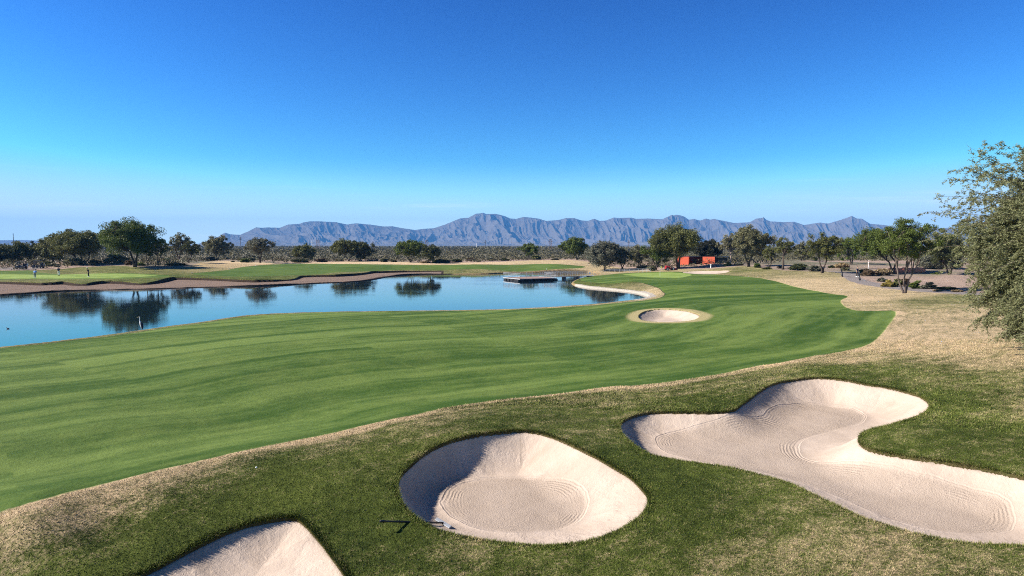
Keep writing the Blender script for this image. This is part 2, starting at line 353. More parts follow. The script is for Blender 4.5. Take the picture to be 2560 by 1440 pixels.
# ------------------------------------------------------------------ tan / dry share of the rough, sampled where the turf is dry
TANS=[(100,1300,.6),(500,1175,.55),(850,1090,.6),(1150,1035,.6),(1450,995,.55),(1700,975,.5),(1900,935,.5),(2100,900,.75),(2250,860,.9),
(200,1370,.12),(600,1240,.2),(900,1150,.25),(1200,1050,.35),(1450,1030,.35),(1500,1060,.4),(1750,1000,.3),(950,1300,.2),(700,1250,.15),(250,1430,.2),(60,1400,.1),
(1000,1400,.3),(1150,1380,.45),(1300,1420,.35),(1650,1200,.1),(1720,1300,.25),(1900,1300,.4),(2000,1380,.5),(2200,1400,.65),(2400,1430,.5),(1800,1400,.45),(1500,1410,.35),
(2200,930,.35),(2100,925,.3),(2350,1000,.25),(2450,1090,.3),(2250,1090,.35),(2400,950,.45),(2500,900,.75),(2400,860,.85),(2300,830,.85),(2400,790,.8),(2550,1000,.5),(2500,1120,.35),
(2200,765,.75),(2300,755,.55),(2400,745,.5),(2150,745,.9),(2250,735,.8),(2000,705,.85),(2100,720,.85),(2000,690,.7),(1900,685,.6),(1850,675,.45),(1950,683,.6),(1800,685,.6),(1700,675,.6),
(1600,715,.6),(1550,712,.5),(1480,706,.35),(1640,725,.75),(1540,706,.2),(1500,697,.2),
(1670,770,.85),(1580,795,.85),(1760,795,.85),(300,675,.35),(200,675,.4),(400,680,.4),(500,675,.55),(450,690,.35),(100,690,.5),(650,693,.35),(800,684,.45),(600,660,.9),(540,665,.8),(800,657,.9),(1000,657,.95),(1200,658,.9),(1350,656,.75),(1420,655,.75),(1480,660,.7),(1500,672,.7),(1100,677,.4),(1300,677,.4),(-200,1300,.25),(3000,1000,.6),(3000,1400,.5),(1280,2600,.3)]
_t=np.array(TANS,float); _tw=hit(_t[:,0],_t[:,1]); _tu,_tv=warp(_tw[:,0],_tw[:,1])
def tanval(x,y):
    u,w=warp(x,y); num=0;den=0
    for i in range(len(_t)):
        k=1/(((u-_tu[i])**2+(w-_tv[i])**2)**1.6+2e-6); num=num+k*_t[i,2]; den=den+k
    return num/den
def zones(x,y,info):
    sf=sdist(P_FAIR,x,y,8); sf2=np.minimum(sdist(P_FF,x,y,8),sdist(P_LA,x,y,8))
    sg=np.minimum(sdist(P_GREEN,x,y,8),sdist(P_LG,x,y,8))
    gr=sdist(P_GRASS,x,y,420,default=400.0)
    pa=np.minimum(sdist(P_PATH,x,y,6),sdist(P_PATH2,x,y,6))
    v,u=sdist(L_LOWER,x,y,80,default=60.0,signed=False,closed=False,want_s=True)
    rk=sdist(L_ROCK,x,y,6,signed=False,closed=False)
    return dict(fair=np.minimum(sf,sf2),ffar=sf2,green=sg,grass=gr,path=pa,runv=v,runu=u,rock=rk,ring=info['sds'][3],bunk=np.min(info['sds'],axis=0),sl=info['sl'],beach=info['sb'],tan=np.maximum(tanval(x,y),np.where(v<8,(.86+.22*vnoise(u/2.6,v/1.2,3))*np.exp(-(np.maximum(v-.2,0)/(1.45*(1+.65*vnoise(u/4.5,u*0,9))))**2),0)))
# ------------------------------------------------------------------ turf / soil material, driven by the outlines
def turf_color(t):
    P=t.pos(); A=t.attr
    n1=t.noise(P,.35,4,.6); n2=t.noise(P,2.2,4,.65); n3=t.noise(P,14,3,.7); n4=t.noise(P,.07,3,.5)
    def edge(sd,wid,jit=.25,ns=None):
        s=t.math('ADD',sd,t.math('MULTIPLY',t.math('SUBTRACT',ns or n2,.5),jit))
        return t.ramp(s,-wid,wid,1,0)
    # rough : green to straw
    tn=t.math('ADD',A('tan'),t.math('MULTIPLY',t.math('SUBTRACT',n1,.5),.40))
    str_=t.noise(t.vec(t.math('MULTIPLY',A('runu'),.35),t.math('MULTIPLY',A('runv'),2.2)),1.0,4,.65)
    tn=t.math('ADD',tn,t.math('MULTIPLY',t.math('SUBTRACT',n2,.5),.7))
    tn=t.math('ADD',tn,t.math('MULTIPLY',t.math('SUBTRACT',n3,.5),1.3))
    tn=t.math('ADD',tn,t.math('MULTIPLY',t.math('SUBTRACT',str_,.5),.8))
    tn=t.ramp(tn,.30,1.12)
    dk=t.mix(t.ramp(t.math('ADD',t.math('MULTIPLY',n2,.5),t.math('MULTIPLY',n1,.5)),.3,.72),C_ROUGH_D,C_ROUGH_L)
    st=t.mix(t.ramp(A('beach'),40,90),t.mix(n3,C_STRAW_D,C_STRAW_L),C_STRAW_L)
    # far rough is more orange
    rough=t.mix(tn,dk,st)
    # mown fairway bands follow its lower edge
    wob=t.math('ADD',A('runv'),t.math('MULTIPLY',t.math('SUBTRACT',n4,.5),3.0))
    band=t.noise(t.vec(t.math('MULTIPLY',A('runu'),.022),t.math('MULTIPLY',wob,.30)),1.0,2,.5)
    band2=t.noise(t.vec(t.math('MULTIPLY',A('runu'),.16),t.math('MULTIPLY',wob,1.15)),1.0,2,.5)
    bb=t.math('ADD',t.math('MULTIPLY',band,.68),t.math('MULTIPLY',band2,.32))
    fair=t.mix(t.ramp(t.math('ADD',t.math('MULTIPLY',bb,.60),t.math('ADD',t.math('MULTIPLY',n1,.12),t.math('ADD',t.math('MULTIPLY',n2,.12),t.math('MULTIPLY',n3,.16)))),.41,.60),C_FAIR_D,C_FAIR_L)
    fair=t.mix(t.math('MULTIPLY',t.ramp(n1,.45,.8),.25),fair,C_FAIR_Y)
    fair=t.mix(t.math('MULTIPLY',t.ramp(n3,.3,.7),.30),fair,C_FAIR_D)
    # second-cut rim just outside the fairway
    fm=edge(A('fair'),.09,.22)
    c=t.mix(fm,rough,fair)
    # small bunker: dry ring
    rm=edge(t.math('SUBTRACT',A('ring'),1.05),.35,.5); c=t.mix(t.math('MULTIPLY',rm,.85),c,t.mix(n3,C_ROUGH_L,C_STRAW_L))
    # bare worn rim along every sand edge
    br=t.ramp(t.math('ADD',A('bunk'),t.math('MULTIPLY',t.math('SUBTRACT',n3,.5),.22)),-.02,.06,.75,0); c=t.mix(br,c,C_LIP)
    gm=edge(A('green'),.25,.2); gcol=t.mix(t.ramp(n1,.3,.7),C_GREEN_D,C_GREEN_L); c=t.mix(gm,c,gcol)
    # desert gravel beyond the grass
    dm=t.ramp(t.math('ADD',A('grass'),t.math('MULTIPLY',t.math('SUBTRACT',n1,.5),4.0)),-.3,.3)
    ds=t.mix(n1,C_DES_D,C_DES_L); ds=t.mix(t.ramp(t.noise(P,.018,5,.6),.50,.62),ds,C_DES_G)
    ds=t.mix(t.ramp(n2,.55,.75,0,.5),ds,C_DES_D)
    ds=t.mix(t.math('MULTIPLY',t.ramp(A('grass'),60,300),t.ramp(n4,.2,.5,.55,.95)),ds,(.085,.078,.045))
    sxy=t.n('ShaderNodeSeparateXYZ'); t.l(P,sxy.inputs[0])
    ds=t.mix(t.math('MULTIPLY',t.math('MULTIPLY',t.ramp(sxy.outputs[1],215,250),t.ramp(A('grass'),3,30)),t.ramp(n4,.25,.55,.5,.9)),ds,(.13,.12,.080))
    c=t.mix(dm,c,ds)
    pm=t.ramp(A('path'),-.06,.06,1,0); c=t.mix(pm,c,t.mix(n3,C_PATH_D,C_PATH_L))
    # beach
    bm=t.ramp(A('beach'),-.12,.05,1,0); lay=t.noise(t.vec(t.math('MULTIPLY',A('runu'),.1),t.math('MULTIPLY',A('sl'),1.3)),1.0,4,.7)
    bc=t.mix(lay,C_BEA_D,C_BEA_L); bc=t.mix(t.ramp(t.math('ADD',A('beach'),t.math('MULTIPLY',t.math('SUBTRACT',n1,.5),.8)),-.9,-.45,0,1),bc,C_LIPSHADE)  # dark colour below the grass lip paints in the lip's shadow
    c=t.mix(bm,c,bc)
    # waterline
    wl=t.ramp(A('sl'),-.02,.04,1,0); c=t.mix(wl,c,C_LINER)
    near=t.math('MULTIPLY',t.ramp(A('sl'),.05,.40,1,0),t.ramp(A('beach'),1.5,3.0)); 
    c=t.mix(t.math('MULTIPLY',near,.85),c,C_STRAW_D)
    rk=t.ramp(t.math('ADD',A('rock'),t.math('MULTIPLY',t.math('SUBTRACT',n2,.5),.5)),.55,.75,1,0); c=t.mix(rk,c,t.mix(n3,C_ROCK_D,C_ROCK_L))
    return c,dict(n1=n1,n2=n2,n3=n3,fm=fm,gm=gm,pm=pm,P=P)
C_ROUGH_D=(.034,.052,.006);C_ROUGH_L=(.135,.168,.030);C_STRAW_D=(.33,.235,.12);C_STRAW_L=(.64,.47,.29)
C_FAIR_D=(.034,.076,.008);C_FAIR_L=(.155,.215,.050);C_FAIR_Y=(.145,.170,.04);C_GREEN_D=(.16,.235,.05);C_GREEN_L=(.26,.335,.09)
C_DES_D=(.24,.17,.13);C_DES_L=(.46,.34,.27);C_DES_G=(.16,.15,.10);C_PATH_D=(.21,.18,.165);C_PATH_L=(.31,.27,.25);C_LIP=(.12,.085,.040)
C_BEA_D=(.12,.083,.062);C_BEA_L=(.33,.235,.18);C_LIPSHADE=(.040,.026,.018);C_LINER=(.025,.02,.017);C_ROCK_D=(.25,.22,.18);C_ROCK_L=(.62,.56,.48)
C_SAND_D=(.38,.30,.235);C_SAND_L=(.58,.475,.395)
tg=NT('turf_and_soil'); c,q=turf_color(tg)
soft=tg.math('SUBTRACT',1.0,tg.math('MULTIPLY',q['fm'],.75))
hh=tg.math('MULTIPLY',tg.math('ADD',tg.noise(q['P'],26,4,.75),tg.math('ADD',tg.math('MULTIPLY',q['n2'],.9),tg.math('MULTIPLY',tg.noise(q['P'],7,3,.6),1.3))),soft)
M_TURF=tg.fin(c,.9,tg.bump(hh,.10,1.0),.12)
tb=NT('grass_blades'); c,q=turf_color(tb)
c=tb.mix(tb.ramp(tb.attr('vary'),.1,1,0,.35),c,tb.mix(tb.ramp(tb.attr('vary'),.86,.92),C_ROUGH_L,C_STRAW_D))
M_BLADE=tb.fin(c,.75,None,.15)
# ------------------------------------------------------------------ polar ground sheet
ang=np.unique(np.concatenate([np.radians(np.linspace(-46,46,1180)),np.radians(np.linspace(-180,-46,60)),np.radians(np.linspace(46,180,60))]))
rr=[.01,2,4,6,8]; r=9.5
while r<24000:
    rr.append(r)
    r+= .05 if r<17 else (.075 if r<31 else (.17 if r<45 else (.3 if r<110 else (.38 if r<230 else max(1.0,r*.022)))))
rr=np.array(rr); print('ground rows',len(rr),'cols',len(ang))
AA,RR=np.meshgrid(ang,rr); GX=(np.sin(AA)*RR); GY=(np.cos(AA)*RR)
gh=H0(GX,GY)
info={}; gzz=land(GX,GY,gh,info)
# far plain : slow swells, rising in a fan towards the mountains
gzz=gzz+sstep(300,900,RR)*(1.1*fbm(GX/160,GY/160,3,seed=21))-sstep(600,3000,RR)*0
zn=zones(GX,GY,info)
# micro relief of the desert and mounds
gzz=gzz+.5*sstep(2,14,zn['grass'])*(fbm(GX/9,GY/9,3,seed=31)+.25)*sstep(60,90,RR)*(info['sl']>6)
zn['tan']=np.where(RR>160,np.minimum(zn['tan']+.1,1),zn['tan'])
V=np.stack([GX,GY,gzz],-1)
du=np.gradient(V,axis=1); dv=np.gradient(V,axis=0); NN=np.cross(du,dv); NN/= (np.linalg.norm(NN,axis=-1,keepdims=True)+1e-12)
NN[NN[...,2]<0]*=-1; NN[0]=(0,0,1)
nr_,nc_=GX.shape; idx=np.arange(nr_*nc_).reshape(nr_,nc_)
q4=np.stack([idx[:-1,:-1],idx[:-1,1:],idx[1:,1:],idx[1:,:-1]],-1).reshape(-1,4)
fc=lambda a:((a[:-1,:-1]+a[1:,1:])*.5).ravel()
f_f,f_g,f_gr,f_p,f_b,f_l,f_ff=[fc(zn[k]) for k in('fair','green','grass','path','beach','sl','ffar')]
cls=np.zeros(len(q4),int)           # 0 rough
cls[f_gr>0]=3; cls[f_f<0]=1; cls[f_g<0]=2; cls[f_p<0]=4; cls[f_b<0]=5; cls[f_l<0]=5
Vf=V.reshape(-1,3); Nf=NN.reshape(-1,3); at_f={k:v.ravel() for k,v in zn.items() if k not in('ffar',)}
names=[('ground','dry bermuda rough, straw and dark green, wrapped around the sand bunkers','rough'),('fairway','mown green fairway with soft mowing bands beside the lake','fairway'),
('putting_green','pale smooth closely mown putting greens','putting green'),('desert_ground','pinkish desert gravel and scrub plain beyond the grass','desert'),
('cart_path','grey paved cart path curving through the desert plants on the right','path'),('lake_bank','brown bare lake bank below the grass lip','lake bank')]
for k,(nm,lb,ct) in enumerate(names):
    fs=q4[cls==k]
    if not len(fs): continue
    u,inv=np.unique(fs,return_inverse=True)
    me=npmesh(nm,Vf[u],inv.reshape(-1,4),True,{n:a[u] for n,a in at_f.items()},Nf[u])
    o=link(nm,me,M_TURF); tag(o,lb,ct,kind='structure')
# ------------------------------------------------------------------ water
lx0,lx1=LAKE[:,0].min()-3,LAKE[:,0].max()+3; ly0,ly1=LAKE[:,1].min()-3,LAKE[:,1].max()+3
xs=np.arange(lx0,lx1,2.5); ys=np.arange(ly0,ly1,2.5); WX,WY=np.meshgrid(xs,ys)
ws=sdist(LAKE,WX,WY,50); wi=np.arange(WX.size).reshape(WX.shape)
wq=np.stack([wi[:-1,:-1],wi[:-1,1:],wi[1:,1:],wi[1:,:-1]],-1).reshape(-1,4)
keep=(ws.ravel()[wq].min(1)<2.6)
u,inv=np.unique(wq[keep],return_inverse=True)
tw=NT('lake_water'); P=tw.pos()
w1=tw.noise(tw.scale(P,(.9,3.2,1)),1.0,3,.6); w2=tw.noise(tw.scale(P,(.05,.12,1)),1.0,3,.6); w3=tw.noise(tw.scale(P,(5,14,1)),1.0,2,.6)
amp=tw.ramp(w2,.35,.70,.25,1.0)
h=tw.math('MULTIPLY',tw.math('ADD',w1,tw.math('MULTIPLY',w3,.25)),amp)
M_WATER=tw.fin((.008,.018,.028),.03,tw.bump(h,.0065,.5),.6); tw.b.inputs['IOR'].default_value=2.1
o=link('lake_water',npmesh('lake_water',np.c_[WX.ravel()[u],WY.ravel()[u],np.zeros(len(u))],inv.reshape(-1,4)),M_WATER); tag(o,'calm blue lake reflecting the sky and far trees','lake',kind='structure')
# ------------------------------------------------------------------ sand bunkers
def sand_mat():
    t=NT('bunker_sand'); P=t.pos(); A=t.attr
    n=t.noise(P,1.1,4,.6); g=t.noise(P,30,3,.75); f=t.noise(P,9,4,.7)
    rk=A('rake'); rj=t.math('ADD',rk,t.math('MULTIPLY',t.math('SUBTRACT',t.noise(P,.9,3,.6),.5),.24))
    wav=t.math('SINE',t.math('MULTIPLY',rj,68.0))
    along=t.noise(t.vec(A('ang'),t.math('MULTIPLY',rk,.5)),.55,3,.6)
    m1=t.math('MULTIPLY',t.ramp(rj,-.62,-.45),t.ramp(rj,.0,.05,1,0)); m1=t.math('MULTIPLY',m1,t.math('MAXIMUM',t.ramp(along,.46,.60),t.math('MULTIPLY',t.ramp(rj,-.09,-.03),.9)))
    m1=t.math('MULTIPLY',m1,A('rakew'))
    inner=t.math('MULTIPLY',t.ramp(rk,.05,-.25,0,1),A('rakew'))
    # fan strokes up the walls
    st=t.noise(t.vec(t.math('ADD',t.math('MULTIPLY',A('ang'),3.2),t.math('MULTIPLY',n,4.0)),t.math('MULTIPLY',A('sd'),.9)),1.0,4,.7)
    st2=t.noise(t.vec(t.math('MULTIPLY',A('ang'),1.3),t.math('MULTIPLY',A('sd'),.5)),1.0,3,.6)
    wall=t.ramp(A('sd'),-1.7,-.8)
    col=t.mix(n,C_SAND_D,C_SAND_L); col=t.mix(t.math('MULTIPLY',t.ramp(st2,.5,.75),t.math('MULTIPLY',wall,.7)),col,C_SAND_D)
    col=t.mix(t.math('MULTIPLY',inner,.45),col,C_SAND_D)
    deb=t.ramp(t.noise(P,16,2,.5),.73,.78); col=t.mix(t.math('MULTIPLY',deb,t.ramp(n,.45,.65,0,.75)),col,(.14,.10,.08))
    h=t.math('ADD',t.math('MULTIPLY',wav,t.math('MULTIPLY',m1,.20)),t.math('MULTIPLY',g,t.math('ADD',t.math('MULTIPLY',inner,.7),.28)))
    h=t.math('ADD',h,t.math('MULTIPLY',f,.35)); h=t.math('ADD',h,t.math('MULTIPLY',t.math('MULTIPLY',st,wall),t.ramp(n,.35,.7,.45,1.5)))
    return t.fin(col,.95,t.bump(h,.035,1.0),.1)
M_SAND=sand_mat()
blab={'mid':('round sand bunker in the centre foreground with a raked oval floor','sand bunker'),'left':('sand bunker cut off by the bottom edge, left of the round one','sand bunker'),
'big':('large winding sand bunker with rake curves on the right','sand bunker'),'small':('small oval white bunker with a dry ring in the middle of the fairway','sand bunker'),'far':('distant thin white bunker in front of the red building','sand bunker')}
for b in BUNK:
    P_=b['P']; st={'mid':.045,'left':.05,'big':.06,'small':.10,'far':.22}[b['k']]
    xs=np.arange(P_[:,0].min()-.3,P_[:,0].max()+.3,st); ys=np.arange(P_[:,1].min()-.3,P_[:,1].max()+.3,st); X,Y=np.meshgrid(xs,ys)
    sd,al=sdist(P_,X,Y,2,want_s=True); h=H0(X,Y); Z=np.where(sd<0,sand_z(b,X,Y,sd,h),h-b['lip']-.12*np.clip(sd/.05,0,2.5))
    rk=np.full(X.shape,2.0); rw=np.zeros(X.shape)
    if b['rake']: rk=sdist(b['R'],X,Y,30); rw[:]=1; Z=Z+.012*sstep(.12,.0,rk)*sstep(-.1,.0,rk)-.012*sstep(.05,-.1,rk)
    i=np.arange(X.size).reshape(X.shape); q_=np.stack([i[:-1,:-1],i[:-1,1:],i[1:,1:],i[1:,:-1]],-1).reshape(-1,4)
    k=sd.ravel()[q_].min(1)<st*1.2; u,inv=np.unique(q_[k],return_inverse=True)
    me=npmesh('sand_bunker',np.c_[X.ravel()[u],Y.ravel()[u],Z.ravel()[u]],inv.reshape(-1,4),True,{'rake':rk.ravel()[u],'rakew':rw.ravel()[u],'sd':sd.ravel()[u],'ang':al.ravel()[u]})
    o=link('sand_bunker',me,M_SAND); tag(o,blab[b['k']][0],blab[b['k']][1],kind='structure')
# ------------------------------------------------------------------ grass blades of the near rough
def blades(n,r0,r1,hh,ww,seed):
    g=np.random.default_rng(seed); a=g.uniform(R(-42),R(42),n); rad=r0+(r1-r0)*g.random(n)**1.15
    x=np.sin(a)*rad; y=np.cos(a)*rad; inf={}; h=H0(x,y); z=land(x,y,h,inf); z_=zones(x,y,inf)
    k=(z_['fair']>.05)&(z_['bunk']>.0)&(z_['grass']<-.5)&(z_['path']>.2)&(z_['sl']>.4)&(z_['beach']>.3)&(rad>r0)
    x,y,z=x[k],y[k],z[k]; z_={q:v[k] for q,v in z_.items() if q!='ffar'}; n=len(x)
    hs=hh*g.uniform(.5,1.4,n)*(1+.6*(np.exp(-z_['bunk']/.15))); th=g.uniform(0,6.28,n); ln=g.normal(0,.55,(n,2))*hs[:,None]; wv=np.c_[np.cos(th),np.sin(th)]*ww*.5*g.uniform(.7,1.5,n)[:,None]
    b=np.c_[x,y,z-.01]; v0=b+np.c_[wv,np.zeros(n)]; v1=b-np.c_[wv,np.zeros(n)]; v2=b+np.c_[ln,hs]
    VV=np.stack([v0,v1,v2],1).reshape(-1,3); FF=np.arange(3*n).reshape(-1,3)
    at_={q:np.repeat(v,3) for q,v in z_.items()}; at_['vary']=np.repeat(g.random(n),3); return VV,FF,at_
V1,F1,A1=blades(330000,9.5,24,.040,.014,1); V2,F2,A2=blades(230000,24,48,.055,.026,2)
def rim(n,seed):
    g=np.random.default_rng(seed); VV=[];AT=None;c=0;FF=[]
    for b in BUNK[:3]:
        P_=b['P']; Q=np.roll(P_,-1,0); L=np.linalg.norm(Q-P_,axis=1); k=g.choice(len(P_),n,p=L/L.sum()); t=g.random(n)[:,None]; p=P_[k]*(1-t)+Q[k]*t
        d=(Q-P_)[k]/L[k][:,None]; nn=np.c_[d[:,1],-d[:,0]]; area=.5*np.sum(P_[:,0]*Q[:,1]-Q[:,0]*P_[:,1]); nn=nn*(1 if area>0 else -1)   # outward
        o=np.abs(g.normal(0,.07,n))[:,None]-.015; p=p+nn*o; m=(np.hypot(p[:,0],p[:,1])>9)&(np.hypot(p[:,0],p[:,1])<48); p=p[m]; nn=nn[m]; q=len(p)
        inf={}; h=H0(p[:,0],p[:,1]); z=land(p[:,0],p[:,1],h,inf); z=np.maximum(z,h-.03); z_=zones(p[:,0],p[:,1],inf); z_.pop('ffar'); z_['bunk']=np.full(q,.3)
        hs=g.uniform(.03,.085,q); th=g.uniform(0,6.28,q); ln=-nn*hs[:,None]*g.uniform(-.1,1.1,(q,1))+g.normal(0,.35,(q,2))*hs[:,None]; wv=np.c_[np.cos(th),np.sin(th)]*.009
        B_=np.c_[p,z-.01]; V=np.stack([B_+np.c_[wv,np.zeros(q)],B_-np.c_[wv,np.zeros(q)],B_+np.c_[ln,hs*g.uniform(.2,1,q)]],1).reshape(-1,3)
        a_={k:np.repeat(v,3) for k,v in z_.items()}; a_['vary']=np.repeat(g.random(q),3); VV.append(V); FF.append(np.arange(3*q).reshape(-1,3)+c); c+=3*q
        AT=a_ if AT is None else {k:np.r_[AT[k],a_[k]] for k in AT}
    return np.concatenate(VV),np.concatenate(FF),AT
V3,F3,A3=rim(26000,5)
me=npmesh('grass',np.r_[V1,V2,V3],np.r_[F1,F2+len(V1),F3+len(V1)+len(V2)],False,{k:np.r_[A1[k],A2[k],A3[k]] for k in A1})
tag(link('grass',me,M_BLADE),'short tufted grass blades covering the near rough','grass',kind='stuff')
HAZE=8.5e-5; EXPO=1.0
# ------------------------------------------------------------------ mountains
CREST=[(-400,606),(-100,600),(0,600),(60,599.5),(150,603),(250,606),(400,609),(480,610),(520,602),(546,591),(556,584),(563,581),(575,585),(600,586.5),(620,578),(640,568),(655,569),(668,568),(700,569),(720,561),(750,559),(757,556),(775,553),(800,553),(840,555),(868,561),(880,559),(892,558),(925,561),(960,566),(980,565),(1000,569),(1037,574.5),(1060,571.5),(1085,570),(1110,562),(1150,546),(1172,544),(1190,534),(1200,533.5),(1208,531.5),(1215,535),(1240,534.5),(1262,540),(1275,546),(1290,547),(1310,542),(1345,546),(1365,552),(1395,550),(1415,545),(1435,545),(1455,551),(1470,552),(1485,546.5),(1500,552),(1515,551),(1535,543.5),(1548,545),(1560,544.5),(1578,544),(1590,547),(1620,546),(1655,548),(1680,537),(1684,538.5),(1690,536.5),(1700,538),(1710,541),(1722,549),(1735,547),(1750,551),(1765,546),(1775,549),(1785,547),(1810,552),(1835,557),(1860,556),(1875,555),(1890,546.5),(1905,544.5),(1909,542.5),(1914,548),(1925,553),(1960,555),(1985,554),(2010,562),(2050,556),(2070,558.5),(2100,550),(2130,539.5),(2142,546),(2155,546.5),(2175,559),(2210,562),(2240,567),(2300,566),(2330,571),(2370,569),(2450,578),(2560,586),(2800,590),(3100,600)]
cr=np.array(CREST,float); cdx,cdz=ray(cr[:,0],cr[:,1]); cang=np.arctan(cdx)
RC=8200.0
celev=cdz*np.cos(cang)          # tan of elevation per metre of horizontal range
def mountain(name,lab,a0,a1,na,nr,R0,R1,el_fn,seed,mat,amp=1.15):
    A=np.linspace(a0,a1,na); T=np.linspace(0,1,nr)**.85; AA,TT=np.meshgrid(A,T)
    rad=R0+(R1-R0)*TT
    X_=AA*R1; Y_=rad                       # metres along / across the range
    X_=X_+200*fbm(X_/900,Y_/900,3,seed=seed)+.30*(Y_-R0); Y_=Y_+300*fbm(X_/1500,Y_/1500,3,seed=seed+1)
    def rid(sx,sy,k): return np.clip(1-np.abs(vnoise(X_/sx,Y_/sy,seed+k))*2.3,-.6,1)
    r1=rid(520,1500,3); r2=rid(250,700,5); r3=rid(115,300,6); r4=rid(55,130,7); r5=rid(27,60,9)
    top=el_fn(AA)*R1
    P_=.10*TT+.90*(.42*TT**1.0+.58*TT**2.2)
    cut=(1-TT**2.5)
    rr_=.36*(1-r1)+.34*(1-r2)*(.5+.5*r1)+.20*(1-r3)+.10*(1-r4)+.04*(1-r5)
    h=top*P_*(1+amp*.30-amp*1.35*rr_*cut)
    h=np.where(TT>.97,h+(top*(1+.022*vnoise(X_/90,Y_/90,seed)+.012*vnoise(X_/30,Y_/30,seed))-h)*sstep(.97,1,TT),h)
    lim=el_fn(AA)*rad*.985; h=np.where(TT<.97,np.minimum(h,lim),np.minimum(h,el_fn(AA)*rad*1.01))
    h=np.maximum(h,3*TT)
    X=np.sin(AA)*rad; Y=np.cos(AA)*rad; Z=np.maximum(h,0)+CAMZ*0+2
    # back slope
    rb=rad[-1]+1600; X=np.vstack([X,np.sin(A)*rb]); Y=np.vstack([Y,np.cos(A)*rb]); Z=np.vstack([Z,np.full(na,-5.)])
    X=np.vstack([np.sin(A)*(R0-200),X]); Y=np.vstack([np.cos(A)*(R0-200),Y]); Z=np.vstack([np.full(na,-8.),Z])
    i=np.arange(X.size).reshape(X.shape); q=np.stack([i[:-1,:-1],i[:-1,1:],i[1:,1:],i[1:,:-1]],-1).reshape(-1,4)
    o=link(name,npmesh(name,np.c_[X.ravel(),Y.ravel(),Z.ravel()],q,False),mat); tag(o,lab,'mountain range',kind='structure'); return o
tm=NT('mountain_rock'); P=tm.pos(); n=tm.noise(P,.004,5,.65); n2=tm.noise(P,.03,4,.7)
M_ROCKM=tm.fin(tm.mix(tm.math('MULTIPLY',tm.math('ADD',n,n2),.5),(.07,.06,.05),(.205,.18,.152)),.95,tm.bump(n2,12.0,.8),.05)
fm_=lambda a:np.interp(a,cang,np.maximum(celev,.0008))
main0=math.atan(ray(470,600)[0])
mountain('mountains','rugged blue desert mountain range along the horizon',main0,R(50),2200,200,6500,RC,lambda a:np.maximum(fm_(a),.0004)*sstep(main0-.001,main0+.02,a)+.0002,11,M_ROCKM)
mountain('far_hills','very faint far hills low on the left horizon',R(-50),main0+.03,300,30,9000,10500,lambda a:fm_(a)*(1-sstep(main0+.0,main0+.03,a))+.0002,41,M_ROCKM,.3)
# ------------------------------------------------------------------ vegetation
def leaf_mat(name,c,var=.35,trans=.25):
    t=NT(name); v=t.attr('vary'); n=t.noise(t.pos(),.9,3,.6)
    d=tuple(x*(1-var) for x in c); e=(min(1,c[0]*(1+var*1.2)),min(1,c[1]*(1+var)),c[2]*(1+var*.6))
    f=t.math('ADD',t.math('MULTIPLY',v,.6),t.math('MULTIPLY',n,.4)); col=t.mix(f,d,e)
    t.put(col,t.b.inputs['Base Color']); t.b.inputs['Roughness'].default_value=.6; t.b.inputs['Specular IOR Level'].default_value=.25
    tr=t.n('ShaderNodeBsdfTranslucent'); t.l(col,tr.inputs[0]); ms=t.n('ShaderNodeMixShader'); ms.inputs[0].default_value=trans
    t.l(t.b.outputs[0],ms.inputs[1]); t.l(tr.outputs[0],ms.inputs[2]); t.l(ms.outputs[0],t.out.inputs[0]); return t.m
LM={'olive':leaf_mat('leaf_olive',(.125,.135,.045)),'green':leaf_mat('leaf_green',(.095,.130,.026)),'dark':leaf_mat('leaf_dark',(.070,.082,.032)),
'grey':leaf_mat('leaf_grey',(.165,.165,.09)),'pale':leaf_mat('leaf_pale',(.20,.195,.115)),'lime':leaf_mat('leaf_lime',(.12,.17,.028)),'near':leaf_mat('leaf_near',(.225,.245,.13),.45,.35),
'yellow':leaf_mat('leaf_yellow',(.30,.25,.07)),'brown':leaf_mat('leaf_brown',(.15,.11,.07)),'tan':leaf_mat('leaf_tan',(.32,.25,.15)),'sage':leaf_mat('leaf_sage',(.15,.155,.115)),'black':leaf_mat('leaf_black',(.028,.032,.018))}
def bark(name,c): 
    t=NT(name); n=t.noise(t.scale(t.pos(),(6,6,1.5)),1,4,.65); return t.fin(t.mix(n,tuple(x*.5 for x in c),tuple(x*1.5 for x in c)),.9,t.bump(n,.02),.1)
BK=bark('bark_dark',(.075,.058,.045)); BKP=bark('bark_pale',(.26,.21,.18)); BKM=bark('bark_mid',(.14,.11,.09))
def leaves_np(C,rad,size,n_each,g,flat=.75,asp=2.0,hang=0.0):
    """small bent leaf sprays scattered about cluster centres"""
    k=np.repeat(np.arange(len(C)),n_each); n=len(k)
    off=g.normal(0,1,(n,3)); off/= (np.linalg.norm(off,axis=1,keepdims=True)+1e-9); off*= (g.random((n,1))**.55)
    off[:,2]*=flat; P=C[k]+off*rad[k][:,None]
    if hang: P[:,2]-=hang*rad[k]*g.random(n)**2
    d=g.normal(0,1,(n,3)); d[:,2]=d[:,2]*.6-hang*.5+.15; d/=np.linalg.norm(d,axis=1,keepdims=True)
    e=np.cross(d,g.normal(0,1,(n,3))); e/=(np.linalg.norm(e,axis=1,keepdims=True)+1e-9)
    s=size*g.uniform(.55,1.5,(n,1)); a=d*s*asp*.5; b=e*s*.5
    V=np.stack([P-a,P+b-a*.1,P+a,P-b+a*.1],1).reshape(-1,3); F_=np.arange(4*n).reshape(-1,4)
    return V,F_,np.repeat(g.random(n)*.6+.4*g.random(len(C))[k],4)
def crown_mesh(name,V,F_,v): return npmesh(name,V,F_,False,{'vary':v})
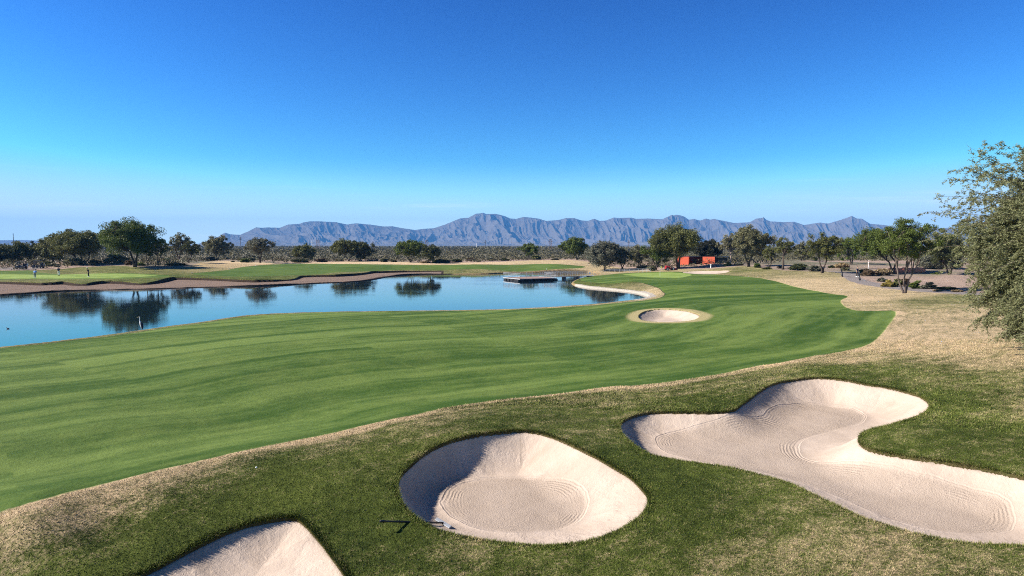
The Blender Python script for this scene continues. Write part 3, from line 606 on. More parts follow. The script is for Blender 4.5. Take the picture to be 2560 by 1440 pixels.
def tree(label,px,py,cl,cr,top,leaf='olive',bk=None,cb=.3,seed=1,stems=2,dens=1.0,group=None,name='desert_tree',flat=.8,wander=.25,hang=.15,lsz=None,trunk_r=None,base=None,cz=1.0,fork=.16,airy=.85,cat='tree'):
    g=np.random.default_rng(seed*13+5); B=base or at(px,py); D=B.y; s=D/F
    w=(cr-cl)*s; cxo=((cl+cr)/2-px)*s; H=z_at(top,D)-B.z; rx=w/2; ry=w*.5; h0=H*cb; rz=(H-h0)/2; cz_=h0+rz
    root=empty(name,B); tag(root,label,cat,group)
    # limbs -> sub centres
    ns=max(5,int(7+w*.8)); S=[]
    for i in range(ns):
        a=2*math.pi*(i+g.uniform(-.3,.3))/ns; q=g.uniform(.35,.72) if i%3 else g.uniform(0,.3)
        S.append((cxo+rx*q*math.cos(a),ry*q*math.sin(a),cz_+rz*(g.uniform(-.35,.55)+.25*(1-q))))
    S=np.array(S)
    nc=int(80*dens*max(.7,min(2.2,w/7))); C=[];
    while len(C)<nc:
        p=g.normal(0,1,3); p/=np.linalg.norm(p); r=g.random()**.38
        p=p*r; z=p[2]
        if z<-.5 and g.random()<.5: continue
        lump=1+.20*math.sin(3*math.atan2(p[1],p[0])+seed)+g.normal(0,.08)
        C.append((cxo+p[0]*rx*.9*lump,p[1]*ry*.9*lump,cz_+z*rz*.9*(1+.15*g.normal())))
    C=np.array(C); C[:,2]=np.minimum(C[:,2],H*.97)
    rad=np.array([g.uniform(.6,1.35) for _ in C])*w*.115*airy
    lsz_=lsz or max(.085,s*1.55); n_each=max(10,int(dens*2.2*(w*.105*airy)**2*3.3/(lsz_*lsz_*1.0)))
    n_each=min(n_each,230)
    V,F_,v=leaves_np(C,rad,lsz_,n_each,g,flat,2.0,hang)
    link('crown',crown_mesh('crown',V,F_,v),LM[leaf],root)
    tr=trunk_r or max(.10,.028*H*1.2); mb=MB(); fz=H*fork
    st=[]
    for k in range(stems):
        a=math.pi*(k+.5)/stems if stems>1 else math.pi/2; ox=(-math.cos(a))*w*.10
        p0=Vector((ox*.12,0,-.15)); p1=Vector((ox*.35+g.normal(0,.05)*w*.2,g.normal(0,.1),fz*.6)); p2=Vector((ox+g.normal(0,wander)*.4,g.normal(0,.2),fz*1.5)); p3=Vector((ox*1.8+cxo*.4+g.normal(0,wander)*.6,g.normal(0,.3),h0+rz*.25))
        mb.tube([p0,p0.lerp(p1,.5)+Vector((g.normal(0,.03),0,0)),p1,p2,p3],[tr*1.15/stems**.4,tr/stems**.4,tr*.85/stems**.4,tr*.6/stems**.4,tr*.38/stems**.4],7); st.append((p2,p3))
    for q in S:
        q=Vector(q); k=min(st,key=lambda t:(t[1]-q).length); b=k[0].lerp(k[1],g.uniform(.2,1)); m=b.lerp(q,.5)+Vector((g.normal(0,wander)*.5,g.normal(0,wander)*.5,g.uniform(-.05,.12)*H*.3))
        mb.tube([b,m,q],[tr*.36,tr*.24,tr*.12],5,False)
    for c,r_ in zip(C,rad):
        c=Vector(c); q=Vector(S[np.argmin(((S-np.array(c))**2).sum(1))]); m=q.lerp(c,.5)+Vector(g.normal(0,.06*w*.5,3)); mb.tube([q,m,c+Vector(g.normal(0,1,3))*r_*.4],[tr*.12,tr*.07,tr*.02],3,False)
    mb.build('trunk',bk or BK,root,smooth=True)
    return root
far_l=[# label,px,py,cl,cr,top,kw
('low olive tree cut by the left picture edge',-30,660,-75,28,611,dict(leaf='dark',cb=.1)),
('bushy green tree behind the left golf cart',42,658,12,84,604,dict(leaf='olive',cb=.12)),
('dark tree just right of the left golf cart',82,656,62,118,603,dict(leaf='dark',cb=.1)),
('grey-green tree filling the gap left of the wide mesquite',132,657,96,178,595,dict(leaf='olive',cb=.08)),
('wide spreading mesquite with bare dark forked limbs behind the left green',207,662,120,264,572,dict(leaf='olive',cb=.22,stems=3,fork=.10,dens=1.3,flat=.6)),
('tallest dark green tree of the left bank, leaning trunk, two stems',338,668,250,392,548,dict(leaf='green',cb=.26,stems=2,fork=.22,dens=1.5)),
('shaded dark tree tucked against the tallest left tree',370,664,352,402,592,dict(leaf='dark',cb=.3)),
('feathery tree with thin top right of the tallest left tree',396,663,374,428,588,dict(leaf='olive',cb=.3,airy=.7)),
('tree with tall wispy tip beside the black litter bin',447,652,424,478,577,dict(leaf='grey',cb=.2)),
('round dark tree at the right end of the left tree group',472,657,456,506,601,dict(leaf='dark',cb=.3)),
('greyish sparse tree standing alone left of the mountain foot',545,650,508,583,589,dict(leaf='grey',cb=.22,airy=.75)),
('airy tree with a crooked trunk in front of pink desert sand',651,657,612,686,592,dict(leaf='sage',cb=.35,stems=2,airy=.8,fork=.3)),
('low dense olive tree below the first lattice tower',757,652,726,788,610,dict(leaf='olive',cb=.05)),
('tree with looping double trunk, left of a close pair',872,653,824,906,600,dict(leaf='olive',cb=.3,stems=2,wander=.5)),
('dark right-hand tree of the close pair above the far fairway',902,653,876,940,604,dict(leaf='dark',cb=.2)),
('tall green tree with its mirror image in the middle of the lake',1026,656,990,1062,599,dict(leaf='green',cb=.28,stems=3,dens=1.2)),
('dark rounded tree touching the tall tree beside the mid lattice tower',1074,658,1046,1106,613,dict(leaf='dark',cb=.22,dens=1.2)),
('small tree behind the floating dock platform',1319,650,1296,1348,608,dict(leaf='green',cb=.25)),
('upright green tree right of the third lattice tower',1443,650,1404,1473,590,dict(leaf='green',cb=.15,dens=1.3)),
('drooping willow-like tree behind the white signpost',1512,677,1460,1560,604,dict(leaf='sage',cb=.18,stems=1,hang=.7,dens=1.3)),
('dark drooping tree overlapping the willow-like one',1556,674,1530,1580,616,dict(leaf='dark',cb=.15,hang=.5)),
('pale green tree between the drooping tree and the mower',1598,670,1568,1622,609,dict(leaf='grey',cb=.1,hang=.3)),
('rounded tree just left of the red building',1640,675,1608,1684,598,dict(leaf='green',cb=.15,dens=1.2)),
('big domed tree in front of the left end of the red building',1696,672,1628,1750,560,dict(leaf='olive',cb=.28,stems=2,dens=1.6,fork=.3)),
('black-green tree shading the middle of the red building',1764,664,1736,1808,598,dict(leaf='black',cb=.2,dens=1.4,base='behind')),
('pale thin-leaved tree with a white leaning trunk right of the red building',1826,663,1794,1856,583,dict(leaf='pale',cb=.32,stems=1,airy=.75,bk='p')),
('huge grey-green dome tree, tallest right of the red building',1872,667,1826,1926,564,dict(leaf='grey',cb=.22,stems=2,dens=1.6)),
('small tree in the gap right of the huge dome tree',1924,672,1904,1946,612,dict(leaf='olive',cb=.3)),
('slim tree with a curved bare trunk at the edge of the dry slope',1957,674,1934,1993,588,dict(leaf='olive',cb=.35,stems=1,fork=.3)),
('hazy olive tree far behind the slim tree',2003,655,1982,2034,600,dict(leaf='grey',cb=.05)),
('spreading tree with forked trunk at the bend of the cart path',2055,683,2012,2110,580,dict(leaf='olive',cb=.32,stems=2,airy=.75)),
('olive tree peeking out behind the bend of the cart path',2128,662,2092,2150,588,dict(leaf='lime',cb=.1)),
('dense dark tree above the walker on the cart path',2232,684,2124,2250,566,dict(leaf='green',cb=.30,stems=2,dens=1.3,wander=.5)),
('tree with smooth pale trunk forking low on the dry grass',2262,733,2182,2352,548,dict(leaf='green',cb=.38,stems=3,fork=.12,dens=1.5,airy=.62,bk='m',wander=.4,trunk_r=.22)),
('dark tree half hidden behind the foreground foliage',2374,690,2318,2420,583,dict(leaf='dark',cb=.2,dens=1.2)),
('low olive tree behind the red rubble wall',2340,672,2290,2400,640,dict(leaf='sage',cb=.0)),
]
for i,(lb,px,py,cl,cr_,tp,kw) in enumerate(far_l):
    kw=dict(kw); 
    if kw.get('bk')=='p': kw['bk']=BKP
    elif kw.get('bk')=='m': kw['bk']=BKM
    if kw.get('base')=='behind':
        Bp=at_plane(px,671,1.3); Bp=Vector((Bp.x*1.06,Bp.y*1.06,0)); Bp.z=gz(Bp.x,Bp.y); kw['base']=Bp; 
    grp='trees left of the lake' if px<500 else ('trees along the far fairway' if px<1480 else 'trees around the red building and the cart path')
    tree(lb,px,py,cl,cr_,tp,seed=i+1,group=grp,**kw)
# ---- big foreground tree on the right
def near_tree():
    g=np.random.default_rng(77); B=Vector((28.6,31,gz(28.6,31))); root=empty('palo_verde_tree',B); tag(root,'large feathery grey-green tree filling the right edge of the picture','tree')
    H=10.9; mb=MB(); C=[];rad=[];tw=[]
    for k in range(3):
        a=k*2.1; mb.tube([(0,0,-.2),(math.cos(a)*.4,math.sin(a)*.4,1.2),(math.cos(a)*1.5,math.sin(a)*1.2,4),(math.cos(a)*2.5,math.sin(a)*2.2,7)],[.30,.24,.16,.07],8)
    # long arching twigs ending in fine sprays
    cen=Vector((0,0,4.9))
    def arch(a,el,L,drop,n=9):
        d=Vector((math.cos(a)*math.cos(el),math.sin(a)*math.cos(el),math.sin(el))); p=cen+Vector((d.x*1.2,d.y*1.2,d.z*1.5)); pts=[p.copy()]
        for i in range(n):
            d=(d+Vector((g.normal(0,.10),g.normal(0,.10),-drop/n+g.normal(0,.06)))).normalized(); p=p+d*L/n; pts.append(p.copy())
        return pts
    def spray(q,out,L,m=6):
        d=(Vector(out)+Vector(g.normal(0,.75,3))+Vector((0,0,-.25))).normalized(); p=Vector(q); pp=[p.copy()]
        for k in range(m):
            d=(d+Vector((0,0,-.10))+Vector(g.normal(0,.12,3))).normalized(); p=p+d*L/m; pp.append(p.copy()); C.append(p+Vector(g.normal(0,.02,3))); rad.append(g.uniform(.05,.11))
        tw.append((pp[0],pp[m//2])); tw.append((pp[m//2],pp[-1]))
    for i in range(270):
        a=g.uniform(0,6.283); el=g.uniform(-.55,1.2)
        if i<160: a=g.uniform(math.pi*.66,math.pi*1.36)
        L=g.uniform(4.2,6.3)*(1.0 if el<.5 else (.86 if el<.9 else .74))
        pts=arch(a,el,L,g.uniform(.4,1.2)); pts=[p for p in pts if p.z<10] ; mb.tube(pts,np.linspace(.035,.006,len(pts)),4,False)
        for j in range(3,len(pts)):
            if pts[j].z<.3: break
            out=pts[j]-pts[j-1]
            for _ in range(12): spray(pts[j].lerp(pts[j-1],g.random()),out.normalized(),g.uniform(.35,.85))
    for i in range(60):
        a=g.uniform(math.pi*.75,math.pi*1.2); pts=arch(a,g.uniform(.05,.75),g.uniform(6.2,7.6),g.uniform(.1,.7),12); pts=[p for p in pts if p.z<10.1]; mb.tube(pts,np.linspace(.028,.004,len(pts)),4,False)
        for j in range(6,len(pts)):
            for _ in range(3): spray(pts[j].lerp(pts[j-1],g.random()),(pts[j]-pts[j-1]).normalized(),g.uniform(.2,.5),4)
    for q,o in [w for w in tw if w[0].z<9.8]: mb.tube([q,o],[.006,.003],3,False)
    C=np.array([tuple(c) for c in C]); rad=np.array(rad); k=(C[:,2]>.3)&(C[:,2]<9.7+.5*np.sin(C[:,0]*2)); C=C[k];rad=rad[k]; print('near clusters',len(C))
    V,F_,v=leaves_np(C,rad*1.25,.032,9,g,.9,3.2,.3)
    link('crown',crown_mesh('crown',V,F_,v),LM['near'],root); mb.build('trunk',BKM,root,smooth=True)
near_tree()
# ---- shrubs
def shrub_mesh(seed,leaf,n=26,ne=70,ls=.10):
    g=np.random.default_rng(seed); C=[]
    for i in range(n):
        p=g.normal(0,1,3); p/=np.linalg.norm(p); p*=g.random()**.4; C.append((p[0]*.42,p[1]*.42,abs(p[2])*.78+.08))
    V,F_,v=leaves_np(np.array(C),g.uniform(.10,.22,n),ls,ne,g,.9,2.0,0); V[:,2]=np.maximum(V[:,2],-.03)
    me=crown_mesh('shrub',V,F_,v); me.materials.append(LM[leaf]); return me
SH={k:[shrub_mesh(200+j*7+h,k) for j in range(2)] for h,k in enumerate(('dark','olive','grey','pale','green','yellow','brown','tan','sage','lime'))}
shrubs=[('dark shrub at the far left edge behind the carts',-5,656,60,16,'dark'),('shrub in shade under the tree behind the left cart',24,658,34,14,'grey'),('pale sage shrub behind the right golf cart',100,659,44,13,'pale'),
('square-looking clipped green shrub right of the carts',122,666,34,13,'olive'),('small grey shrub behind the walking golfer',143,668,18,8,'sage'),('tall pale green shrub left of the wide mesquite trunk',186,664,44,21,'pale'),
('dark shrub at the foot of the wide mesquite trunk',236,662,34,12,'dark'),('large grey shrub between mesquite and tallest left tree',292,660,56,26,'grey'),('brownish shrub by the leaning trunk',322,663,24,13,'brown'),
('lime green patch shrub under the leaning trees',352,664,24,9,'lime'),('lime shrub beside the black litter bin',420,652,26,7,'lime'),('low dark shrub in the shade of the left tree group',440,663,50,8,'dark'),
('sage shrub in front of the sparse lone tree',526,652,38,10,'sage'),('tiny shrub alone on pink sand',582,655,9,4,'dark'),('bright green shrub on the pink sand',612,656,24,12,'green'),('dark shrub right of the bright green one',628,654,18,12,'dark'),
('grey shrub patch behind the green one',624,646,34,9,'sage'),('small round shrub behind the crooked trunk',669,648,12,5,'dark'),('shrub pair on the sand right of the crooked trunk',700,652,22,7,'brown'),
('dark shrub under the low olive tree',750,656,44,12,'dark'),('brown mounded shrub right of the low olive tree',802,655,38,10,'brown'),('sage shrub left of the looping trunks',848,653,22,7,'sage'),
('dark round shrub in the scrub edge left of the lake tree',960,655,24,9,'dark'),('low dark shrub left of the lake tree',984,655,16,7,'dark'),('pale dry shrub between the lake trees',1062,658,24,7,'tan'),
('large dark shrub right of the lake trees',1104,657,48,12,'dark'),('dark low shrub above the dry far fairway edge',1142,656,30,9,'dark'),('brownish shrub above the far fairway',1182,652,32,8,'brown'),('shrub by the small white sand patch',1228,652,26,8,'sage'),
('dark shrub left of the tree behind the dock',1262,652,26,9,'dark'),('rounded olive shrub right of the tree behind the dock',1341,649,30,12,'olive'),('low sage shrub on the rise left of the upright tree',1388,650,24,6,'sage'),
('grey-green shrub by the path left of the mower',1628,677,24,15,'grey'),('pale shrub left of the red building',1606,672,26,10,'pale'),('yellow-green shrub below the white leaning trunk',1819,665,20,11,'yellow'),('grey shrub right of the white leaning trunk',1848,664,24,11,'sage'),
('bright green shrub at the foot of the huge dome tree',1892,669,20,13,'green'),('low shrub between the small and slim trees',1918,673,24,6,'olive'),('dark red-brown shrub behind the slim trunk',1949,671,15,7,'brown'),
('long black-green shrub on the crest right of the slim trunk',1998,675,46,21,'dark'),('grey shrub left of the forked path tree',2036,678,38,15,'sage'),('dark shrub behind the forked path tree',2078,672,18,12,'dark'),
('tan brown rounded shrub above the path bend',2104,672,34,20,'tan'),('pale sage shrub below the tan one',2112,677,22,10,'pale'),('dark brown shrub mass right of the walker',2172,689,48,17,'brown'),('dark green shrub top behind the walker',2163,682,30,14,'dark'),
('tan shrub right of the dark brown mass',2206,688,40,22,'tan'),('grey shrub in front of the gravel island',2205,704,26,12,'sage'),('golden yellow shrub left of the pale forked trunk',2222,717,34,18,'yellow'),('yellow-olive shrub beside the golden one',2243,716,24,20,'olive'),
('reddish brown shrub right behind the forked trunk',2262,714,26,20,'brown'),('dark green shrub right of the forked trunk',2290,721,34,20,'green'),('grey-green shrub further right of the forked trunk',2322,722,34,17,'sage'),
('long low dark shrub at the foreground foliage edge',2366,724,46,10,'dark'),('pale dry tuft on the gravel by the path',2345,728,22,7,'tan'),('green shrub in front of the red wall',2340,688,26,7,'green'),('tan tuft near the foreground foliage',2392,730,26,8,'tan')]
for i,(lb,px,py,w,h,k) in enumerate(shrubs):
    B=at(px,py); s=B.y/F; o=bpy.data.objects.new('shrub',SH[k][i%2]); COL.objects.link(o); o.location=B; o.scale=(w*s*1.0,w*s*1.0,h*s*1.05); o.rotation_euler=(0,0,i*1.7); tag(o,lb,'shrub','desert shrubs beyond the mown grass')
# ---- far scrub as one mass
def scrub():
    g=np.random.default_rng(5); n=21000
    a=R(-42)+R(84)*g.random(n); r=190*np.exp(g.random(n)**1.25*2.35); x=np.sin(a)*r; y=np.cos(a)*r
    gr=sdist(P_GRASS,x,y,60,default=60.0); sl=sdist(LAKE,x,y,30); pa=sdist(P_PATH,x,y,10); dn=fbm(x/70,y/70,3,seed=88)
    k=(gr>2.5)&(sl>6)&(pa>3)&((dn>-.2)|(r>235)); x=x[k];y=y[k];r=r[k]; z=land(x,y)+sstep(300,900,r)*(1.1*fbm(x/160,y/160,3,seed=21)); n=len(x)
    hh=g.uniform(.6,1.7,n)*(1+.8*(fbm(x/120,y/120,2,seed=90)>.15))*np.where(r>330,1.35,.8)
    C=np.c_[x,y,z+hh*.45]; sz=np.clip(r/F*1.9,.22,2.2)
    V=[];vv=[]
    lays=13
    kk=np.repeat(np.arange(n),lays); m=len(kk); off=g.normal(0,1,(m,3)); off/=np.linalg.norm(off,axis=1,keepdims=True); off*=(g.random((m,1))**.5)*np.c_[hh[kk]*1.1,hh[kk]*1.1,hh[kk]*.55]
    P=C[kk]+off; d=g.normal(0,1,(m,3)); d[:,2]*=.6; d/=np.linalg.norm(d,axis=1,keepdims=True); e=np.cross(d,g.normal(0,1,(m,3))); e/=np.linalg.norm(e,axis=1,keepdims=True); s=(np.minimum(sz,hh*.5)[kk]*g.uniform(.6,1.3,m))[:,None]
    V=np.stack([P-d*s,P+e*s*.6,P+d*s,P-e*s*.6],1).reshape(-1,3); v=np.repeat(.5*g.random(m)+.5*g.random(n)[kk],4)
    me=crown_mesh('desert_scrub',V,np.arange(4*m).reshape(-1,4),v); tag(link('desert_scrub',me,leaf_mat('leaf_scrub',(.105,.10,.058),.55,.15)),'grey-green desert scrub covering the plain to the foot of the mountains','scrub',kind='stuff')
scrub()
# ------------------------------------------------------------------ materials of made things
m=lambda n,c,**k: plain(n,c,**k)
M_RED=m('wall_red',(.80,.16,.085),rough=.9,var=.12,sc=3); M_REDSHADE=m('wall_red_shaded',(.10,.02,.016),rough=.9); M_BLK=m('black_paint',(.012,.012,.014),rough=.45,spec=.4); M_STEEL=m('galvanised_rail',(.45,.46,.47),rough=.45,metal=.3)
M_DECK=m('deck_boards',(.30,.20,.16),rough=.85,sc=4); M_WHITE=m('white_paint',(.78,.78,.76),rough=.5,var=.05); M_FLOAT=m('float_black',(.015,.015,.017),rough=.7); M_WOOD=m('pole_wood',(.10,.075,.06),rough=.9)
M_NAVY=m('navy_cart_body',(.018,.022,.05),rough=.3,spec=.6,var=.05); M_SEAT=m('cart_seat',(.35,.31,.25),rough=.7); M_TYRE=m('tyre',(.02,.02,.02),rough=.9); M_RUST=m('lattice_steel',(.23,.15,.14),rough=.8)
M_SKIN=m('skin',(.42,.25,.17),rough=.6,var=.05); M_HAIR=m('hair',(.05,.035,.025),rough=.8); M_LBLUE=m('cloth_light_blue',(.18,.35,.72),rough=.9,var=.08); M_CNAVY=m('cloth_navy',(.02,.03,.07),rough=.9); M_CWH=m('cloth_white',(.72,.72,.72),rough=.9,var=.05)
M_CBLK=m('cloth_black',(.015,.015,.02),rough=.9); M_GREY=m('cloth_grey',(.22,.24,.28),rough=.9); M_ALU=m('rake_head_metal',(.22,.24,.27),rough=.4,spec=.6,metal=.2); M_REDP=m('mower_red',(.32,.02,.025),rough=.35,spec=.5); M_YEL=m('flag_yellow',(.75,.62,.12),rough=.8)
M_STONE=m('rubble_red',(.75,.27,.17),rough=.95,sc=3,var=.3); M_GLS=m('window_glass',(.10,.13,.16),rough=.1,spec=.8); M_HGREY=m('heron_grey',(.30,.33,.38),rough=.8); M_HWH=m('heron_white',(.75,.76,.78),rough=.8,var=.05); M_HDK=m('heron_dark',(.03,.035,.06),rough=.7); M_BEAK=m('beak',(.62,.55,.28),rough=.5)
M_CONC=m('concrete',(.24,.22,.21),rough=.9); M_TEE=m('pale_board',(.60,.55,.48),rough=.8)
# ------------------------------------------------------------------ rake lying over the lip of the round bunker
def rake():
    pH=at_plane(1103,1305,0); b=BUNK[0]
    # head rests on the sand, handle runs left over the grass edge
    hx=hit([1108],[1309],lambda x,y: np.full(np.shape(x),1.02))[0]; sd=sdist(b['P'],np.array([hx[0]]),np.array([hx[1]])); zs=float(sand_z(b,np.array([hx[0]]),np.array([hx[1]]),sd,H0(np.array([hx[0]]),np.array([hx[1]])))[0])
    hx=hit([1108],[1309],lambda x,y: np.full(np.shape(x),zs+.05))[0]
    H=Vector((hx[0],hx[1],zs)); root=empty('bunker_rake',H); tag(root,'black handled rake with grey head lying across the left lip of the round bunker','rake')
    zt=gz(H.x-1.45,H.y)+.13; tip=at_plane(950,1303,zt)-H
    MB().tube([(0,0,.07),(tip.x*.25,tip.y*.25,.07+(tip.z-.07)*.25),tip],[.021,.021,.021],8).build('handle',M_BLK,root,smooth=True)
    MB().tube([Vector(tip)*.93+Vector((0,0,.005)),tip],[.028,.028],8).build('grip',M_BLK,root,smooth=True)
    a=math.radians(-52); d=Vector((math.cos(a),math.sin(a),0)); n=Vector((-d.y,d.x,0)); L=.30
    hb=MB(); hb.box((0,0,.065),(.62,.085,.03),Matrix.Rotation(a,3,'Z')@Matrix.Rotation(.5,3,'X'),bev=.012); hb.build('rake_head',M_ALU,root,smooth=False)
    tb=MB()
    for i in range(15):
        q=d*(-.29+i*.0414); tb.tube([q+Vector((0,0,.06)),q-n*.03+Vector((0,0,-.01))],[.007,.004],5)
    tb.build('teeth',M_ALU,root)
    MB().tube([(-.18,0,.07),(-.05,0,.075),Vector((0,0,.075))+d*.12],[.009,.009,.009],6).build('brace',M_BLK,root)
rake()
g0=at(641,1173); tag(MB().ball((0,0,0),.024,14,9).build('golf_ball',M_WHITE,None,(g0.x,g0.y,g0.z+.045),True),'tiny white golf ball lying on the dark rough left of the bunkers','golf ball')
# ------------------------------------------------------------------ heron
def heron():
    c=at_plane(352,827,.25); root=empty('heron',c); root.rotation_euler=(0,0,0); tag(root,'grey heron standing at the near lake edge facing left','bird')
    P=[(.02,0,.52),(.0,0,.66),(-.04,0,.80),(-.075,0,.90),(-.06,0,1.0),(-.045,0,1.10),(-.07,0,1.17),(-.13,0,1.175),(.06,0,.36),(.09,0,.22)]
    skin('body',P,[(0,1),(1,2),(2,3),(3,4),(4,5),(5,6),(6,7),(0,8),(8,9)],[(.085,.085),(.085,.08),(.055,.05),(.030,.028),(.026,.024),(.026,.025),(.034,.032),(.018,.018),(.075,.07),(.03,.03)],M_HWH,root,sub=2)
    MB().tube([(-.13,0,1.175),(-.20,0,1.165),(-.29,0,1.155)],[.018,.012,.003],8).build('beak',M_BEAK,root,smooth=True)
    w=MB()
    for s in(-1,1): w.tube([(.03,s*.05,.74),(.09,s*.085,.60),(.13,s*.075,.40),(.16,s*.03,.20),(.165,s*.01,.12)],[.03,.065,.06,.035,.008],8)
    w.build('wing',M_HDK,root,smooth=True)
    MB().tube([(-.075,0,1.195),(-.02,0,1.20),(.05,0,1.15)],[.012,.012,.003],6).build('crest',M_HDK,root,smooth=True)
    for s in(-1,1):
        MB().tube([(.05,s*.04,.30),(.06,s*.04,.12),(.04,s*.04,-.12),(.0,s*.04,-.30)],[.014,.010,.009,.012],6).build('leg',M_HGREY,root,smooth=True)
heron()
dk=at_plane(20,822,0); r_=empty('duck',dk); r_.scale=(.6,.6,.6); tag(r_,'small dark duck floating alone at the far left of the lake','bird')
skin('body',[(0,0,.05),(.13,0,.06),(-.14,0,.08),(-.18,0,.17),(-.19,0,.24),(.22,0,.11)],[(0,1),(0,2),(2,3),(3,4),(1,5)],[(.10,.08),(.08,.06),(.07,.06),(.035,.035),(.045,.04),(.02,.02)],M_HDK,r_,sub=2)
MB().tube([(-.22,0,.24),(-.29,0,.225)],[.018,.010],6).build('beak',M_BEAK,r_)
# ------------------------------------------------------------------ people
def person(label,loc,rz,hips=.92,bend=0.0,knee=.03,shirt=None,legs=None,hat=None,shoes=None,shorts=False,walk=0.0,arm_in=True,club=True,sc=1.0,hair=None,grp=None):
    root=empty('person',loc,rz); root.scale=(sc,sc,sc); tag(root,label,'person',grp)
    # figure faces -Y in its own frame; bend tips the trunk forward
    cb_,sb_=math.cos(bend),math.sin(bend)
    def T(x,y,z): z-=hips; return (x,y*cb_-z*sb_,hips+z*cb_+y*sb_)
    pel=(0,0,hips); che=T(0,0,hips+.30); nk=T(0,0,hips+.52); hd0=T(0,-.02,hips+.62); hd1=T(0,-.03,hips+.76)
    pts=[pel,T(0,.0,hips+.15),che,nk,hd0,hd1]; ed=[(0,1),(1,2),(2,3),(3,4),(4,5)]; ra=[(.14,.11),(.13,.10),(.15,.105),(.06,.06),(.075,.085),(.085,.095)]
    sh=[];wr=[]
    for s in(-1,1):
        a=T(s*.17,0,hips+.45); e=(a[0]+s*.04,a[1]-.05-.05*sb_,a[2]-.28)
        h=(s*.05 if arm_in else s*.20,e[1]-.20,e[2]-.17) if arm_in else (s*.22,e[1]-.06-walk*s*.1,e[2]-.25)
        i=len(pts); pts+= [a,e,h]; ed+=[(2,i),(i,i+1),(i+1,i+2)]; ra+=[.062,.045,.030]; sh.append((a,e,h)); hd=(Vector(h)-Vector(e)).normalized()
        palm=Vector(h)+hd*.07; pts.append(tuple(palm)); ed.append((i+2,i+3)); ra.append((.040,.022)); ip=i+3
        for f in range(4):
            b_=palm+Vector((s*(.012*(f-1.5)),-.004,0))+hd*.035; t_=b_+hd*(.065-.008*abs(f-1.3))+Vector((-s*.012,-.012,-.01)); j=len(pts); pts+=[tuple(b_),tuple(t_)]; ed+=[(ip,j),(j,j+1)]; ra+=[.010,.008]
        t_=Vector(h)+hd*.05+Vector((-s*.045,-.012,0)); pts.append(tuple(t_)); ed.append((i+2,len(pts)-1)); ra.append(.010)
    lg=[]
    for s in(-1,1):
        k=(s*.11,-knee-walk*s*.13,hips*.52); an=(s*.12,.03-walk*s*.28,.09); i=len(pts); hp=(s*.095,0,hips-.04)
        pts+=[hp,k,an]; ed+=[(0,i),(i,i+1),(i+1,i+2)]; ra+=[.085,.055,.038]; lg.append((hp,k,an))
    skin('body',pts,ed,ra,M_SKIN,root,sub=1)
    MB().ball(tuple(Vector(hd1)+Vector((0,-.092*cb_,-.02+.0*sb_))),(.014,.022,.020),6,5).build('nose',M_SKIN,root,smooth=True)
    MB().ball(tuple(Vector(hd1)+Vector((0,.018,.03))),(.092,.10,.085),10,7).build('hair',M_HAIR,root,smooth=True)
    # clothes follow the same skeleton, a little thicker
    sp=[T(0,0,hips-.02),T(0,0,hips+.15),che,T(0,0,hips+.47)]; se=[(0,1),(1,2),(2,3)]; sr=[(.158,.128),(.150,.120),(.172,.125),(.085,.08)]
    for a,e,h in sh: 
        i=len(sp); mid=Vector(a).lerp(Vector(e),.75); sp+=[a,tuple(mid)]; se+=[(2,i),(i,i+1)]; sr+=[.080,.070]
    skin('shirt',sp,se,sr,shirt,root,sub=1)
    tp=[(0,0,hips+.02),(0,0,hips-.05)]; te=[(0,1)]; tr_=[(.155,.125),(.15,.125)]
    for hp,k,an in lg:
        i=len(tp)
        if shorts: tp+=[hp,tuple(Vector(hp).lerp(Vector(k),.85))]; te+=[(1,i),(i,i+1)]; tr_+=[.105,.095]
        else: tp+=[hp,k,tuple(Vector(k).lerp(Vector(an),.92))]; te+=[(1,i),(i,i+1),(i+1,i+2)]; tr_+=[.105,.078,.062]
    skin('shorts' if shorts else 'trousers',tp,te,tr_,legs,root,sub=1)
    for hp,k,an in lg: MB().box((an[0],an[1]-.06,.045),(.10,.29,.09),bev=.03).build('shoe',shoes or M_WHITE,root,smooth=True)
    if hat:
        mb=MB(); mb.ball(tuple(Vector(hd1)+Vector((0,0,.045))),(.102,.112,.085),10,7); mb.box(tuple(Vector(hd1)+Vector((0,-.15,.035))),(.15,.13,.014),bev=.006); mb.build('cap',hat,root,smooth=True)
    if club:
        c0=Vector(sh[0][2])*.5+Vector(sh[1][2])*.5+Vector((0,-.05,.05)); f=Vector((.0,c0.y-.22,.03))
        cl=empty('putter',(0,0,0),0); cl.location=Vector(loc)+Matrix.Rotation(rz,3,'Z')@(f*sc); cl.rotation_euler=(0,0,rz); tag(cl,'thin putter held by the person in black on the left green','golf club')
        MB().tube([c0-f,Vector((0,0,0))],[.012,.008],6).build('shaft',M_STEEL,cl); MB().box((.03,0,0),(.12,.03,.035),bev=.008).build('club_head',M_STEEL,cl)
    return root
person('person in a light blue shirt bending over on the left green',at(87,695),R(200),hips=.86,bend=.75,knee=.14,shirt=M_LBLUE,legs=M_GREY,hat=M_CNAVY,club=False,sc=1.08,grp=None)
person('person in white trousers and navy top walking on the left green',at(147,689.5),R(200),walk=.6,shirt=M_CNAVY,legs=M_CWH,hat=M_CNAVY,arm_in=False,club=False,shoes=M_CBLK,sc=1.04)
person('person all in black with a white cap putting on the left green',at(222,692.5),R(-80),bend=.22,knee=.05,shirt=M_CBLK,legs=M_CBLK,hat=M_WHITE,sc=1.04)
person('person in dark clothes and white shoes walking on the cart path',at(2143,692),R(20),walk=.25,shirt=M_CNAVY,legs=M_CBLK,arm_in=False,club=False,sc=1.0)
